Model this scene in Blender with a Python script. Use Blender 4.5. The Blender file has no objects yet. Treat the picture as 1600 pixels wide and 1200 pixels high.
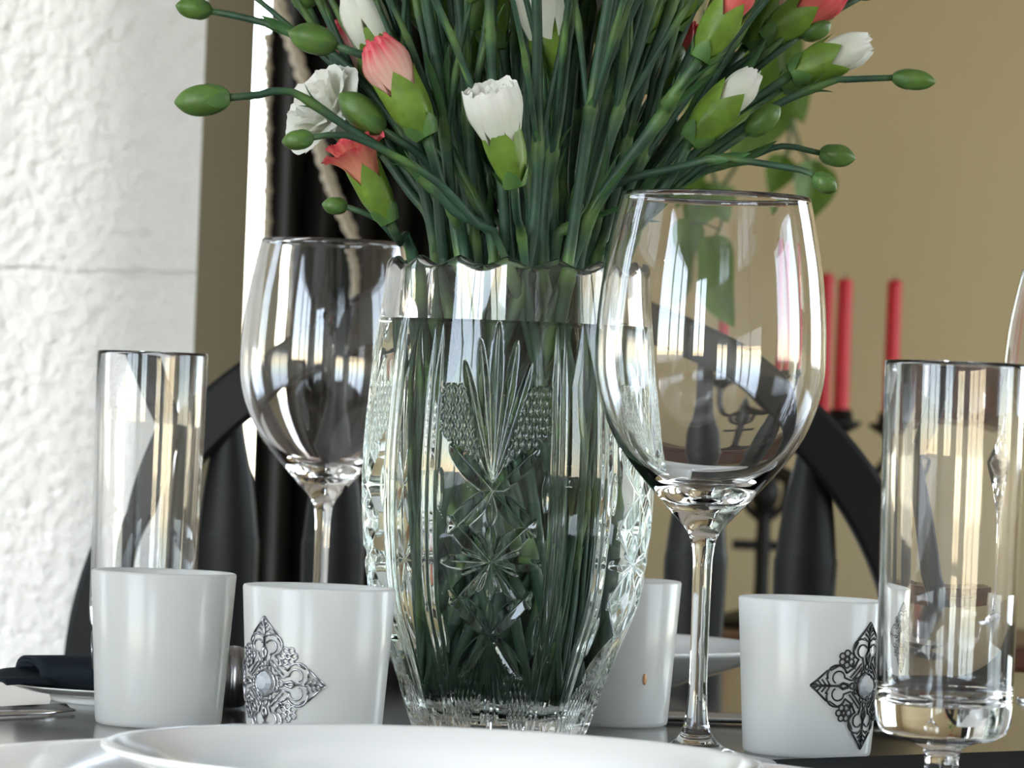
import bpy, math, random
import numpy as np
from mathutils import Vector, Matrix
rnd = random.Random(7)
PI = math.pi
scene = bpy.context.scene
C = scene.collection

# ------------------------------------------------------------------ camera
F = 6300.0                      # focal length in pixels of the 1600x1200 frame
CZ = 0.13                       # eye height above the table top (table top is z = 0)
ROLL = 0.0384
PITCH = 55.0 / F
FLOOR = -0.75
cam_d = bpy.data.cameras.new('camera')
cam_d.sensor_width = 36.0
cam_d.lens = F * 36.0 / 1600.0
cam_d.clip_start = 0.05
cam_d.dof.use_dof = True
cam_d.dof.focus_distance = 1.60
cam_d.dof.aperture_fstop = 30.0
cam = bpy.data.objects.new('camera', cam_d)
C.objects.link(cam)
fw = Vector((0, math.cos(PITCH), math.sin(PITCH)))
up0 = Vector((0, -math.sin(PITCH), math.cos(PITCH)))
X0 = Vector((1, 0, 0))
rt = X0 * math.cos(ROLL) + up0 * math.sin(ROLL)
up = up0 * math.cos(ROLL) - X0 * math.sin(ROLL)
M4 = Matrix.Identity(4)
for i in range(3):
    M4[i][0] = rt[i]; M4[i][1] = up[i]; M4[i][2] = -fw[i]
M4[2][3] = CZ
cam.matrix_world = M4
scene.camera = cam

def P(px, py, d):
    """pixel of the photograph at distance d -> point in the room"""
    dx, dy = px - 800.0, py - 600.0
    x = dx * math.cos(ROLL) + dy * math.sin(ROLL)
    y = -dx * math.sin(ROLL) + dy * math.cos(ROLL)
    return Vector((x * d / F, d, CZ - (y - 55.0) * d / F))

# ------------------------------------------------------------------ sky, sun, exposure
SKY = 0.30
SUN_E = 0.42
world = bpy.data.worlds.new('world'); scene.world = world
world.use_nodes = True
nt = world.node_tree
bg = nt.nodes['Background']
sky = nt.nodes.new('ShaderNodeTexSky')
sky.sky_type = 'NISHITA'
sky.sun_disc = False
sky.sun_elevation = math.radians(36); sky.dust_density = 0.25
sky.sun_rotation = math.radians(210)
haze = nt.nodes.new('ShaderNodeMix'); haze.data_type = 'RGBA'      # thin bright haze over the blue
haze.inputs[0].default_value = 0.45; haze.inputs[7].default_value = (4.55, 4.4, 4.0, 1)
nt.links.new(sky.outputs[0], haze.inputs[6]); nt.links.new(haze.outputs[2], bg.inputs[0])
bg.inputs[1].default_value = SKY
sun_d = bpy.data.lights.new('sun', 'SUN'); sun_d.energy = SUN_E; sun_d.angle = 0.02
sun_d.color = (1.0, 0.98, 0.95)
sun = bpy.data.objects.new('sun', sun_d); C.objects.link(sun)
sdir = Vector((0.80, 0.50, -0.30)).normalized()
sun.rotation_euler = sdir.to_track_quat('-Z', 'Y').to_euler()
sun.location = (-6, -8, 6)

def portal(name, loc, direction, sx, sy):
    l = bpy.data.lights.new(name, 'AREA'); l.shape = 'RECTANGLE'; l.size = sx; l.size_y = sy
    l.cycles.is_portal = True
    o = bpy.data.objects.new(name, l); C.objects.link(o)
    o.location = loc
    o.rotation_euler = Vector(direction).to_track_quat('-Z', 'Y').to_euler()
    return o

vs = scene.view_settings
vs.view_transform = 'Standard'; vs.look = 'None'; vs.gamma = 1.0; vs.use_curve_mapping = False
vs.exposure = 2.75
cy = scene.cycles
cy.max_bounces = 24; cy.transmission_bounces = 24; cy.glossy_bounces = 8; cy.diffuse_bounces = 4
cy.transparent_max_bounces = 8
cy.use_denoising = True
cy.sample_clamp_indirect = 8.0

# ------------------------------------------------------------------ materials
MATS = {}
def mat(name, color=(0.8, 0.8, 0.8), rough=0.5, metal=0.0, spec=0.5, coat=0.0, bump=None, vary=None, trans=0.0, ior=1.45):
    m = bpy.data.materials.new(name); m.use_nodes = True
    n = m.node_tree.nodes; l = m.node_tree.links
    b = n['Principled BSDF']
    b.inputs['Base Color'].default_value = (*color, 1)
    b.inputs['Roughness'].default_value = rough
    b.inputs['Metallic'].default_value = metal
    b.inputs['Specular IOR Level'].default_value = spec
    b.inputs['Coat Weight'].default_value = coat
    b.inputs['Coat Roughness'].default_value = 0.08
    b.inputs['IOR'].default_value = ior
    tc = n.new('ShaderNodeTexCoord')
    if vary:
        sc, amt = vary
        nz = n.new('ShaderNodeTexNoise'); nz.inputs['Scale'].default_value = sc; nz.inputs['Detail'].default_value = 4
        l.new(tc.outputs['Object'], nz.inputs['Vector'])
        mx = n.new('ShaderNodeMix'); mx.data_type = 'RGBA'
        mx.inputs[6].default_value = (*[c * (1 - amt) for c in color], 1)
        mx.inputs[7].default_value = (*[min(1, c * (1 + amt)) for c in color], 1)
        l.new(nz.outputs[0], mx.inputs[0]); l.new(mx.outputs[2], b.inputs['Base Color'])
    if bump:
        sc, st, dist = bump
        nz = n.new('ShaderNodeTexNoise'); nz.inputs['Scale'].default_value = sc; nz.inputs['Detail'].default_value = 6
        l.new(tc.outputs['Object'], nz.inputs['Vector'])
        bp = n.new('ShaderNodeBump'); bp.inputs['Strength'].default_value = st; bp.inputs['Distance'].default_value = dist
        l.new(nz.outputs[0], bp.inputs['Height']); l.new(bp.outputs[0], b.inputs['Normal'])
    MATS[name] = m
    return m

def glass_mat(name, ior, color=(1, 1, 1), rough=0.0):
    m = bpy.data.materials.new(name); m.use_nodes = True
    n = m.node_tree.nodes; l = m.node_tree.links
    n.remove(n['Principled BSDF'])
    g = n.new('ShaderNodeBsdfGlass'); g.inputs['IOR'].default_value = ior
    g.inputs['Color'].default_value = (*color, 1); g.inputs['Roughness'].default_value = rough
    l.new(g.outputs[0], n['Material Output'].inputs[0])
    MATS[name] = m
    return m

def leafy_mat(name, c1, c2, rough=0.45, transl=0.25, attr=None, scale=60.0, edge=None):
    """plant tissue: two pigments mixed by noise (or along an attribute) with some translucency"""
    m = bpy.data.materials.new(name); m.use_nodes = True
    n = m.node_tree.nodes; l = m.node_tree.links
    b = n['Principled BSDF']; b.inputs['Roughness'].default_value = rough
    b.inputs['Specular IOR Level'].default_value = 0.4
    mx = n.new('ShaderNodeMix'); mx.data_type = 'RGBA'
    mx.inputs[6].default_value = (*c1, 1); mx.inputs[7].default_value = (*c2, 1)
    if attr:
        a = n.new('ShaderNodeAttribute'); a.attribute_name = attr
        l.new(a.outputs['Fac'], mx.inputs[0])
    else:
        tc = n.new('ShaderNodeTexCoord')
        nz = n.new('ShaderNodeTexNoise'); nz.inputs['Scale'].default_value = scale; nz.inputs['Detail'].default_value = 5
        l.new(tc.outputs['Object'], nz.inputs['Vector']); l.new(nz.outputs[0], mx.inputs[0])
    tc2 = n.new('ShaderNodeTexCoord')
    n2 = n.new('ShaderNodeTexNoise'); n2.inputs['Scale'].default_value = 420; n2.inputs['Detail'].default_value = 4
    l.new(tc2.outputs['Object'], n2.inputs['Vector'])
    bp = n.new('ShaderNodeBump'); bp.inputs['Strength'].default_value = 0.22; bp.inputs['Distance'].default_value = 0.0012
    l.new(n2.outputs[0], bp.inputs['Height']); l.new(bp.outputs[0], b.inputs['Normal'])
    n3 = n.new('ShaderNodeTexNoise'); n3.inputs['Scale'].default_value = 130; n3.inputs['Detail'].default_value = 5
    l.new(tc2.outputs['Object'], n3.inputs['Vector'])
    mr = n.new('ShaderNodeMapRange'); mr.inputs[1].default_value = 0.3; mr.inputs[2].default_value = 0.7
    amt = 0.06 if 'petal' in name else 0.30
    mr.inputs[3].default_value = 1 - amt; mr.inputs[4].default_value = 1 + amt * 0.8
    l.new(n3.outputs[0], mr.inputs[0])
    vm = n.new('ShaderNodeVectorMath'); vm.operation = 'SCALE'
    l.new(mx.outputs[2], vm.inputs[0]); l.new(mr.outputs[0], vm.inputs['Scale'])
    l.new(vm.outputs[0], b.inputs['Base Color'])
    if transl > 0:
        t = n.new('ShaderNodeBsdfTranslucent'); l.new(mx.outputs[2], t.inputs[0])
        ms = n.new('ShaderNodeMixShader'); ms.inputs[0].default_value = transl
        l.new(b.outputs[0], ms.inputs[1]); l.new(t.outputs[0], ms.inputs[2])
        l.new(ms.outputs[0], n['Material Output'].inputs[0])
    MATS[name] = m
    return m

glass_mat('glass', 1.50)
glass_mat('crystal', 1.53)
glass_mat('water_top', 1.333, (0.97, 1.0, 0.99))
glass_mat('water_in_crystal', 1.333 / 1.53, (0.97, 1.0, 0.985))
glass_mat('bubble', 1 / 1.333)
mat('porcelain', (0.84, 0.85, 0.85), 0.12, spec=0.6, coat=0.5)
mat('silver', (0.36, 0.355, 0.38), 0.28, 1.0)
mat('pewter', (0.30, 0.29, 0.30), 0.3, 1.0)
mat('silver_backlit', (0.045, 0.045, 0.048), 0.4, 0.9)  # dark copy of the ornament metal, backlit shade put into its colour
mat('steel', (0.55, 0.55, 0.55), 0.15, 1.0)
mat('table_lacquer', (0.030, 0.028, 0.027), 0.16, spec=0.6, coat=0.3, bump=(9, 0.02, 0.002))
mat('black_paint', (0.006, 0.0065, 0.008), 0.45, spec=0.28, bump=(60, 0.04, 0.001))
mat('iron', (0.012, 0.011, 0.011), 0.5, 0.4)
mat('mat_cloth', (0.008, 0.008, 0.009), 0.9, spec=0.1, bump=(900, 0.3, 0.0005))
mat('napkin_cloth', (0.007, 0.012, 0.018), 0.75, spec=0.25, bump=(700, 0.3, 0.0006))
mat('curtain_cloth', (0.012, 0.010, 0.008), 0.85, spec=0.15, bump=(300, 0.3, 0.001))
mat('cord', (0.30, 0.25, 0.18), 0.8, bump=(400, 0.4, 0.001))
mat('candle_wax', (0.55, 0.018, 0.035), 0.45, vary=(30, 0.15))
mat('amber', (0.62, 0.33, 0.16), 0.4)
mat('wick', (0.05, 0.04, 0.03), 0.9)
mat('sideboard_wood', (0.09, 0.032, 0.016), 0.35, vary=(12, 0.3))
mat('floor_wood', (0.23, 0.14, 0.08), 0.45, vary=(6, 0.3))
mat('white_paint', (0.80, 0.79, 0.76), 0.6)
mat('tan_paint', (0.53, 0.435, 0.26), 0.75, bump=(160, 0.12, 0.002))
mat('tan_paint_shaded', (0.125, 0.104, 0.058), 0.75, bump=(160, 0.12, 0.002))  # tan paint darkened: the shade of the pier end is in the colour
mat('ground_paving', (0.42, 0.40, 0.37), 0.9, vary=(1.5, 0.15))
mat('terracotta', (0.35, 0.15, 0.08), 0.8)

def stucco():
    m = mat('stucco', (0.79, 0.79, 0.79), 0.85, spec=0.2)
    n = m.node_tree.nodes; l = m.node_tree.links; b = n['Principled BSDF']
    tc = n.new('ShaderNodeTexCoord')
    n1 = n.new('ShaderNodeTexNoise'); n1.inputs['Scale'].default_value = 105; n1.inputs['Detail'].default_value = 3; n1.inputs['Roughness'].default_value = 0.55
    n2 = n.new('ShaderNodeTexVoronoi'); n2.inputs['Scale'].default_value = 70; n2.feature = 'SMOOTH_F1'
    ad = n.new('ShaderNodeMath'); ad.operation = 'MULTIPLY_ADD'; ad.inputs[1].default_value = 0.6
    l.new(tc.outputs['Object'], n1.inputs['Vector']); l.new(tc.outputs['Object'], n2.inputs['Vector'])
    l.new(n2.outputs[0], ad.inputs[0]); l.new(n1.outputs[0], ad.inputs[2])
    # one faint horizontal plaster seam
    sp = n.new('ShaderNodeSeparateXYZ'); l.new(tc.outputs['Object'], sp.inputs[0])
    wob = n.new('ShaderNodeTexNoise'); wob.inputs['Scale'].default_value = 30; l.new(tc.outputs['Object'], wob.inputs['Vector'])
    s1 = n.new('ShaderNodeMath'); s1.operation = 'MULTIPLY_ADD'; s1.inputs[1].default_value = 0.012; l.new(wob.outputs[0], s1.inputs[0]); l.new(sp.outputs[2], s1.inputs[2])
    s2 = n.new('ShaderNodeMath'); s2.operation = 'SUBTRACT'; s2.inputs[1].default_value = 0.2395; l.new(s1.outputs[0], s2.inputs[0])
    s3 = n.new('ShaderNodeMath'); s3.operation = 'ABSOLUTE'; l.new(s2.outputs[0], s3.inputs[0])
    s4 = n.new('ShaderNodeMapRange'); s4.inputs[1].default_value = 0.0; s4.inputs[2].default_value = 0.004; s4.inputs[3].default_value = -0.45; s4.inputs[4].default_value = 0.0
    l.new(s3.outputs[0], s4.inputs[0])
    a2 = n.new('ShaderNodeMath'); a2.operation = 'ADD'; l.new(ad.outputs[0], a2.inputs[0]); l.new(s4.outputs[0], a2.inputs[1])
    bp = n.new('ShaderNodeBump'); bp.inputs['Strength'].default_value = 0.8; bp.inputs['Distance'].default_value = 0.007
    l.new(a2.outputs[0], bp.inputs['Height']); l.new(bp.outputs[0], b.inputs['Normal'])
stucco()

def frosted():
    m = bpy.data.materials.new('frosted_glass'); m.use_nodes = True
    n = m.node_tree.nodes; l = m.node_tree.links
    b = n['Principled BSDF']; b.inputs['Base Color'].default_value = (0.86, 0.86, 0.85, 1)
    b.inputs['Roughness'].default_value = 0.38; b.inputs['Coat Weight'].default_value = 0.8; b.inputs['Coat Roughness'].default_value = 0.16
    t = n.new('ShaderNodeBsdfTranslucent'); t.inputs[0].default_value = (0.93, 0.93, 0.92, 1)
    ms = n.new('ShaderNodeMixShader'); ms.inputs[0].default_value = 0.55
    l.new(b.outputs[0], ms.inputs[1]); l.new(t.outputs[0], ms.inputs[2])
    l.new(ms.outputs[0], n['Material Output'].inputs[0])
    MATS['frosted_glass'] = m
frosted()
leafy_mat('stem_green', (0.022, 0.062, 0.042), (0.13, 0.23, 0.045), 0.5, 0.0, attr='tint')
leafy_mat('calyx_green', (0.10, 0.20, 0.026), (0.22, 0.34, 0.042), 0.42, 0.15, scale=90)
leafy_mat('bud_green', (0.07, 0.15, 0.03), (0.14, 0.25, 0.05), 0.42, 0.12, scale=90)
leafy_mat('bract_green', (0.07, 0.16, 0.05), (0.13, 0.25, 0.06), 0.45, 0.15, scale=90)
leafy_mat('leaf_green', (0.045, 0.13, 0.055), (0.10, 0.22, 0.065), 0.45, 0.25, scale=60)
leafy_mat('petal_white', (0.86, 0.87, 0.74), (0.90, 0.89, 0.86), 0.6, 0.35, attr='tint')
leafy_mat('petal_pink', (0.88, 0.62, 0.50), (0.80, 0.06, 0.12), 0.6, 0.35, attr='tint')
leafy_mat('petal_coral', (0.90, 0.42, 0.27), (0.85, 0.10, 0.14), 0.6, 0.35, attr='tint')
leafy_mat('petal_red', (0.80, 0.18, 0.15), (0.75, 0.025, 0.07), 0.6, 0.3, attr='tint')
leafy_mat('pothos_green', (0.045, 0.105, 0.010), (0.12, 0.22, 0.022), 0.35, 0.25, scale=25)
leafy_mat('vine_green', (0.05, 0.10, 0.03), (0.10, 0.12, 0.05), 0.5, 0.0, scale=25)

# ------------------------------------------------------------------ mesh helpers
def new_mesh(name, verts, faces, smooth=True):
    me = bpy.data.meshes.new(name)
    me.from_pydata([tuple(v) for v in verts], [], faces)
    if smooth:
        me.polygons.foreach_set('use_smooth', [True] * len(me.polygons))
    me.update()
    return me

def obj(name, me, material=None, parent=None, loc=None):
    o = bpy.data.objects.new(name, me)
    C.objects.link(o)
    if material and not me.materials:
        me.materials.append(MATS[material])
    if parent:
        o.parent = parent
    if loc is not None:
        o.location = loc
    return o

def tag(o, label=None, cat=None, group=None, kind=None):
    if label: o['label'] = label
    if cat: o['category'] = cat
    if group: o['group'] = group
    if kind: o['kind'] = kind
    return o

def empty(name, loc, label=None, cat=None, group=None, rz=0.0):
    o = bpy.data.objects.new(name, None); C.objects.link(o)
    o.location = loc; o.rotation_euler = (0, 0, rz); o.empty_display_size = 0.02
    return tag(o, label, cat, group)

class MB:
    def __init__(s): s.v = []; s.f = []
    def add(s, v, f):
        k = len(s.v); s.v += [Vector(a) for a in v]; s.f += [tuple(i + k for i in q) for q in f]; return s
    def box(s, a, b):
        x0, y0, z0 = a; x1, y1, z1 = b
        return s.add([(x0, y0, z0), (x1, y0, z0), (x1, y1, z0), (x0, y1, z0), (x0, y0, z1), (x1, y0, z1), (x1, y1, z1), (x0, y1, z1)],
                     [(0, 3, 2, 1), (4, 5, 6, 7), (0, 1, 5, 4), (1, 2, 6, 5), (2, 3, 7, 6), (3, 0, 4, 7)])
    def lathe(s, prof, n=32, center=(0, 0, 0)):
        v = []; f = []
        cx, cy_, cz = center
        for r, z in prof:
            r = max(r, 1e-5)
            for k in range(n):
                a = 2 * PI * k / n
                v.append((cx + r * math.cos(a), cy_ + r * math.sin(a), cz + z))
        m = len(prof)
        for i in range(m - 1):
            for k in range(n):
                k2 = (k + 1) % n
                f.append((i * n + k, i * n + k2, (i + 1) * n + k2, (i + 1) * n + k))
        f.append(tuple(reversed(range(n)))) if prof[0][0] > 1e-4 else None
        if prof[-1][0] > 1e-4: f.append(tuple((m - 1) * n + k for k in range(n)))
        return s.add(v, f)
    def tube(s, pts, rad, sides=8, caps=True):
        pts = [Vector(p) for p in pts]
        if not hasattr(rad, '__len__'): rad = [rad] * len(pts)
        n = len(pts); v = []; f = []
        t = (pts[1] - pts[0]).normalized()
        ref = Vector((0, 0, 1)) if abs(t.z) < 0.9 else Vector((1, 0, 0))
        nrm = t.cross(ref).normalized()
        for i in range(n):
            if i == 0: tt = pts[1] - pts[0]
            elif i == n - 1: tt = pts[-1] - pts[-2]
            else: tt = pts[i + 1] - pts[i - 1]
            tt.normalize()
            nrm = (nrm - tt * nrm.dot(tt)).normalized()
            bn = tt.cross(nrm)
            for k in range(sides):
                a = 2 * PI * k / sides
                v.append(pts[i] + (nrm * math.cos(a) + bn * math.sin(a)) * rad[i])
        for i in range(n - 1):
            for k in range(sides):
                k2 = (k + 1) % sides
                f.append((i * sides + k, i * sides + k2, (i + 1) * sides + k2, (i + 1) * sides + k))
        if caps:
            f.append(tuple(reversed(range(sides)))); f.append(tuple((n - 1) * sides + k for k in range(sides)))
        return s.add(v, f)
    def mesh(s, name, smooth=True): return new_mesh(name, s.v, s.f, smooth)
    def build(s, name, material, parent=None, loc=None, smooth=True):
        return obj(name, s.mesh(name, smooth), material, parent, loc)

def bevel(o, w=0.003, seg=2):
    m = o.modifiers.new('bevel', 'BEVEL'); m.width = w; m.segments = seg; m.limit_method = 'ANGLE'
    return o

def spline(pts, step=0.004):
    """Catmull-Rom resample"""
    pts = [Vector(p) for p in pts]
    q = [pts[0] * 2 - pts[1]] + pts + [pts[-1] * 2 - pts[-2]]
    out = []
    for i in range(1, len(q) - 2):
        p0, p1, p2, p3 = q[i - 1], q[i], q[i + 1], q[i + 2]
        n = max(2, int((p2 - p1).length / step))
        for k in range(n):
            t = k / n
            out.append(0.5 * ((2 * p1) + (p2 - p0) * t + (2 * p0 - 5 * p1 + 4 * p2 - p3) * t * t + (3 * p1 - p0 - 3 * p2 + p3) * t ** 3))
    out.append(pts[-1])
    return out

def smooth_prof(prof, n=6):
    """resample an (r, z) list with Catmull-Rom"""
    p = [Vector((r, 0, z)) for r, z in prof]
    q = [p[0] * 2 - p[1]] + p + [p[-1] * 2 - p[-2]]
    out = []
    for i in range(1, len(q) - 2):
        p0, p1, p2, p3 = q[i - 1], q[i], q[i + 1], q[i + 2]
        for k in range(n):
            t = k / n
            v = 0.5 * ((2 * p1) + (p2 - p0) * t + (2 * p0 - 5 * p1 + 4 * p2 - p3) * t * t + (3 * p1 - p0 - 3 * p2 + p3) * t ** 3)
            out.append((max(v.x, 0), v.z))
    out.append(prof[-1])
    return out

def struct(o, label=None, cat=None):
    o['kind'] = 'structure'
    if label: o['label'] = label
    if cat: o['category'] = cat
    return o

# ------------------------------------------------------------------ the room
XL, XR, YR, YB, ZC = -1.9, 3.0, -2.5, 5.6, 1.75
struct(MB().box((XL, YR, FLOOR - 0.05), (XR, YB, FLOOR)).build('floor', 'floor_wood', smooth=False), 'brown wooden floor below the dining table', 'floor')
struct(MB().box((XL - 0.15, YR - 0.15, ZC), (XR + 0.15, YB + 0.15, ZC + 0.1)).build('ceiling', 'white_paint', smooth=False), 'white painted ceiling over the dining room', 'ceiling')
struct(MB().box((-60, -60, FLOOR - 0.25), (60, 60, FLOOR - 0.15)).build('ground', 'ground_paving', smooth=False), 'pale paving outside around the house', 'ground')

def wall_x(name, x0, x1, ya, yb, holes, material):
    """wall along y between x0 and x1 with holes (y0, y1, z0, z1)"""
    m = MB(); y = ya
    for (h0, h1, z0, z1) in sorted(holes):
        m.box((x0, y, FLOOR), (x1, h0, ZC))
        m.box((x0, h0, FLOOR), (x1, h1, z0)); m.box((x0, h0, z1), (x1, h1, ZC))
        y = h1
    m.box((x0, y, FLOOR), (x1, yb, ZC))
    return m.build(name, material, smooth=False)
def wall_y(name, y0, y1, xa, xb, holes, material):
    m = MB(); x = xa
    for (h0, h1, z0, z1) in sorted(holes):
        m.box((x, y0, FLOOR), (h0, y1, ZC))
        m.box((h0, y0, FLOOR), (h1, y1, z0)); m.box((h0, y0, z1), (h1, y1, ZC))
        x = h1
    m.box((x, y0, FLOOR), (xb, y1, ZC))
    return m.build(name, material, smooth=False)

WL = [(-2.1, 0.30, -0.1, 1.4), (1.95, 2.50, 0.0, 1.30)]
struct(wall_x('wall_left', XL - 0.15, XL, YR, 3.2, WL, 'white_paint'), 'white wall with two wide windows left of the table', 'wall')
WR = [(0.2, 1.9, 0.0, 1.3), (3.0, 5.0, 0.0, 1.3)]  # second opening is unseen, added to brighten the tan back wall
struct(wall_x('wall_right', XR, XR + 0.15, YR, YB, WR, 'tan_paint'), 'tan wall with a window right of the table', 'wall')
WB = [(-1.5, -0.55, 0.0, 1.35)]
struct(wall_y('wall_rear', YR - 0.15, YR, XL, XR, WB, 'white_paint'), 'white wall with a window behind the viewer', 'wall')
struct(wall_y('wall_back', YB, YB + 0.15, -0.255, XR, [], 'tan_paint'), 'plain tan painted wall behind the candelabra', 'wall')
# white textured pier on the left, its end face tan with shade mixed into the colour
XP = -0.2535
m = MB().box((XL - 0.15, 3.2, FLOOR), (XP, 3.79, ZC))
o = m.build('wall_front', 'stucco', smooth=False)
o.data.materials.append(MATS['tan_paint_shaded'])
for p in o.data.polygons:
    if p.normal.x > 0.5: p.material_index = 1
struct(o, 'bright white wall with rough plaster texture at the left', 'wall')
struct(wall_x('wall_alcove', -0.255, -0.165, 4.30, YB, [], 'tan_paint'), 'tan side wall hidden behind the dark curtain', 'wall')

def window_frame(name, axis, pos, a0, a1, z0, z1, nv, nh, label):
    """white frame with mullions; axis 'x': the wall runs along y at x = pos"""
    root = empty(name, (pos if axis == 'x' else (a0 + a1) / 2, (a0 + a1) / 2 if axis == 'x' else pos, z0), label, 'window'); root['kind'] = 'structure'
    def bar(nm, u0, u1, w0, w1):
        m = MB()
        if axis == 'x': m.box((-0.03, u0, w0), (0.03, u1, w1))
        else: m.box((u0, -0.03, w0), (u1, 0.03, w1))
        m.build(nm, 'white_paint', root, smooth=False)
    W, H = (a1 - a0) / 2, z1 - z0
    bar('frame', -W, W, 0, 0.06); bar('frame', -W, W, H - 0.06, H); bar('frame', -W, -W + 0.06, 0.06, H - 0.06); bar('frame', W - 0.06, W, 0.06, H - 0.06)
    for i in range(1, nv):
        u = -W + 2 * W * i / nv; bar('mullion', u - 0.025, u + 0.025, 0.06, H - 0.06)
    for i in range(1, nh):
        w = H * i / nh; bar('mullion', -W + 0.06, W - 0.06, w - 0.012, w + 0.012)
for i, (a, b, z0, z1) in enumerate(WL):
    window_frame('window_%d' % (i + 1), 'x', XL - 0.075, a, b, z0, z1, 3, 1, ['white framed window left of the viewer', 'white framed window beside the white plaster wall'][i])
    portal('portal_left_%d' % i, (XL - 0.16, (a + b) / 2, (z0 + z1) / 2), (1, 0, 0), z1 - z0, b - a)
for i, (a, b, z0, z1) in enumerate(WR):
    window_frame('window_%d' % (i + 3), 'x', XR + 0.075, a, b, z0, z1, 2, 1, ['white framed window right of the table', 'white framed window added out of view to light the tan wall'][i])
    portal('portal_right_%d' % i, (XR + 0.16, (a + b) / 2, (z0 + z1) / 2), (-1, 0, 0), z1 - z0, b - a)
a, b, z0, z1 = WB[0]
window_frame('window_5', 'y', YR - 0.075, a, b, z0, z1, 2, 1, 'white framed window behind the viewer')
portal('portal_rear', ((a + b) / 2, YR - 0.16, (z0 + z1) / 2), (0, 1, 0), b - a, z1 - z0)
portal('portal_front', (-0.33, 4.04, (FLOOR + ZC) / 2), (1, 0, 0), ZC - FLOOR, 0.5)

# ------------------------------------------------------------------ table
TCX, TCY, TA, TB = 0.25, 1.40, 0.62, 0.85
table = empty('dining_table', (TCX, TCY, FLOOR), 'dark glossy oval dining table under the vase and plates', 'table')
def oval(a, b, z, n=96): return [(a * math.cos(2 * PI * k / n), b * math.sin(2 * PI * k / n), z) for k in range(n)]
rings = [oval(TA - 0.004, TB - 0.004, 0), oval(TA, TB, -0.004), oval(TA, TB, -0.026), oval(TA - 0.006, TB - 0.006, -0.032)]
v = sum(rings, []); f = [tuple(range(96)), tuple(reversed(range(288, 384)))]
for i in range(3):
    for k in range(96):
        k2 = (k + 1) % 96
        f.append((i * 96 + k, (i + 1) * 96 + k, (i + 1) * 96 + k2, i * 96 + k2))
me = new_mesh('tabletop', [(x, y, z - FLOOR) for x, y, z in v], f, False); obj('tabletop', me, 'table_lacquer', table)
MB().lathe(smooth_prof([(0.07, 0.0), (0.07, 0.10), (0.11, 0.3), (0.06, 0.5), (0.09, 0.66), (0.22, 0.71), (0.22, 0.717)]), 32).build('pedestal', 'black_paint', table)
for k in range(4):
    a = PI / 4 + k * PI / 2; c, s = math.cos(a), math.sin(a)
    MB().tube(spline([(0.05 * c, 0.05 * s, 0.25), (0.2 * c, 0.2 * s, 0.2), (0.38 * c, 0.38 * s, 0.05), (0.46 * c, 0.46 * s, 0.02)], 0.03), 0.02, 10).build('foot', 'black_paint', table)

# ------------------------------------------------------------------ chair behind the table
CD = 2.45
ch = empty('dining_chair', (0.003, CD, FLOOR), 'black painted chair with arched back and bottle shaped slats behind vase', 'chair')
Z0 = -FLOOR          # local z of the table top plane
cz = -0.0376 + Z0; seat_z = 0.45
A_, B_ = 0.2525, 0.2365          # centre line of the bow
path = []
for k in range(0, 61):
    t = PI * k / 60
    path.append((A_ * math.cos(t), cz + B_ * math.sin(t)))
path = [(0.235, seat_z - 0.01), (0.248, seat_z + 0.12)] + path + [(-0.248, seat_z + 0.12), (-0.235, seat_z - 0.01)]
m = MB(); v = []; f = []; nn = len(path)
sec = [(-0.0155, -0.011), (-0.0125, -0.014), (0.0125, -0.014), (0.0155, -0.011), (0.0155, 0.011), (0.0125, 0.014), (-0.0125, 0.014), (-0.0155, 0.011)]
for i, (x, z) in enumerate(path):
    a = Vector(path[max(0, i - 1)]); b = Vector(path[min(nn - 1, i + 1)])
    t = (b - a).normalized(); n_ = Vector((t.y, -t.x))
    for (u, w) in sec: v.append((x + n_.x * u, w, z + n_.y * u))
for i in range(nn - 1):
    for k in range(8):
        k2 = (k + 1) % 8; f.append((i * 8 + k, i * 8 + k2, (i + 1) * 8 + k2, (i + 1) * 8 + k))
f += [tuple(reversed(range(8))), tuple((nn - 1) * 8 + k for k in range(8))]
o = m.add(v, f).build('back_bow', 'black_paint', ch, smooth=False)
for sx in (-0.168, -0.105, -0.042, 0.042, 0.110, 0.175):
    ztop = cz + (B_ - 0.010) * math.sqrt(1 - (sx / (A_ - 0.010)) ** 2)
    prof = [(0.010, seat_z - 0.005), (0.010, seat_z + 0.05), (0.0155, seat_z + 0.20), (0.0192, Z0 + 0.035), (0.0185, Z0 + 0.055), (0.0150, Z0 + 0.085), (0.0095, Z0 + 0.112), (0.0068, Z0 + 0.132), (0.0062, max(ztop, Z0 + 0.14))]
    lean = -0.010 * (1 if sx > 0 else -1) * (abs(sx) / 0.17)
    pp = smooth_prof(prof, 5); v = []; f = []
    for (w, z) in pp:
        x = sx - lean * (z - seat_z) * 1.2
        for (cu, cw) in ((-1, 0), (-0.8, -0.008), (0.8, -0.008), (1, 0), (0.8, 0.008), (-0.8, 0.008)):
            v.append((x + cu * w, cw, z))
    for i in range(len(pp) - 1):
        for k in range(6):
            k2 = (k + 1) % 6; f.append((i * 6 + k, i * 6 + k2, (i + 1) * 6 + k2, (i + 1) * 6 + k))
    f += [tuple(reversed(range(6))), tuple((len(pp) - 1) * 6 + k for k in range(6))]
    MB().add(v, f).build('slat', 'black_paint', ch)
o = MB().box((-0.25, -0.40, seat_z - 0.03), (0.25, 0.035, seat_z)).build('seat', 'black_paint', ch, smooth=False); bevel(o, 0.012, 3)
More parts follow.
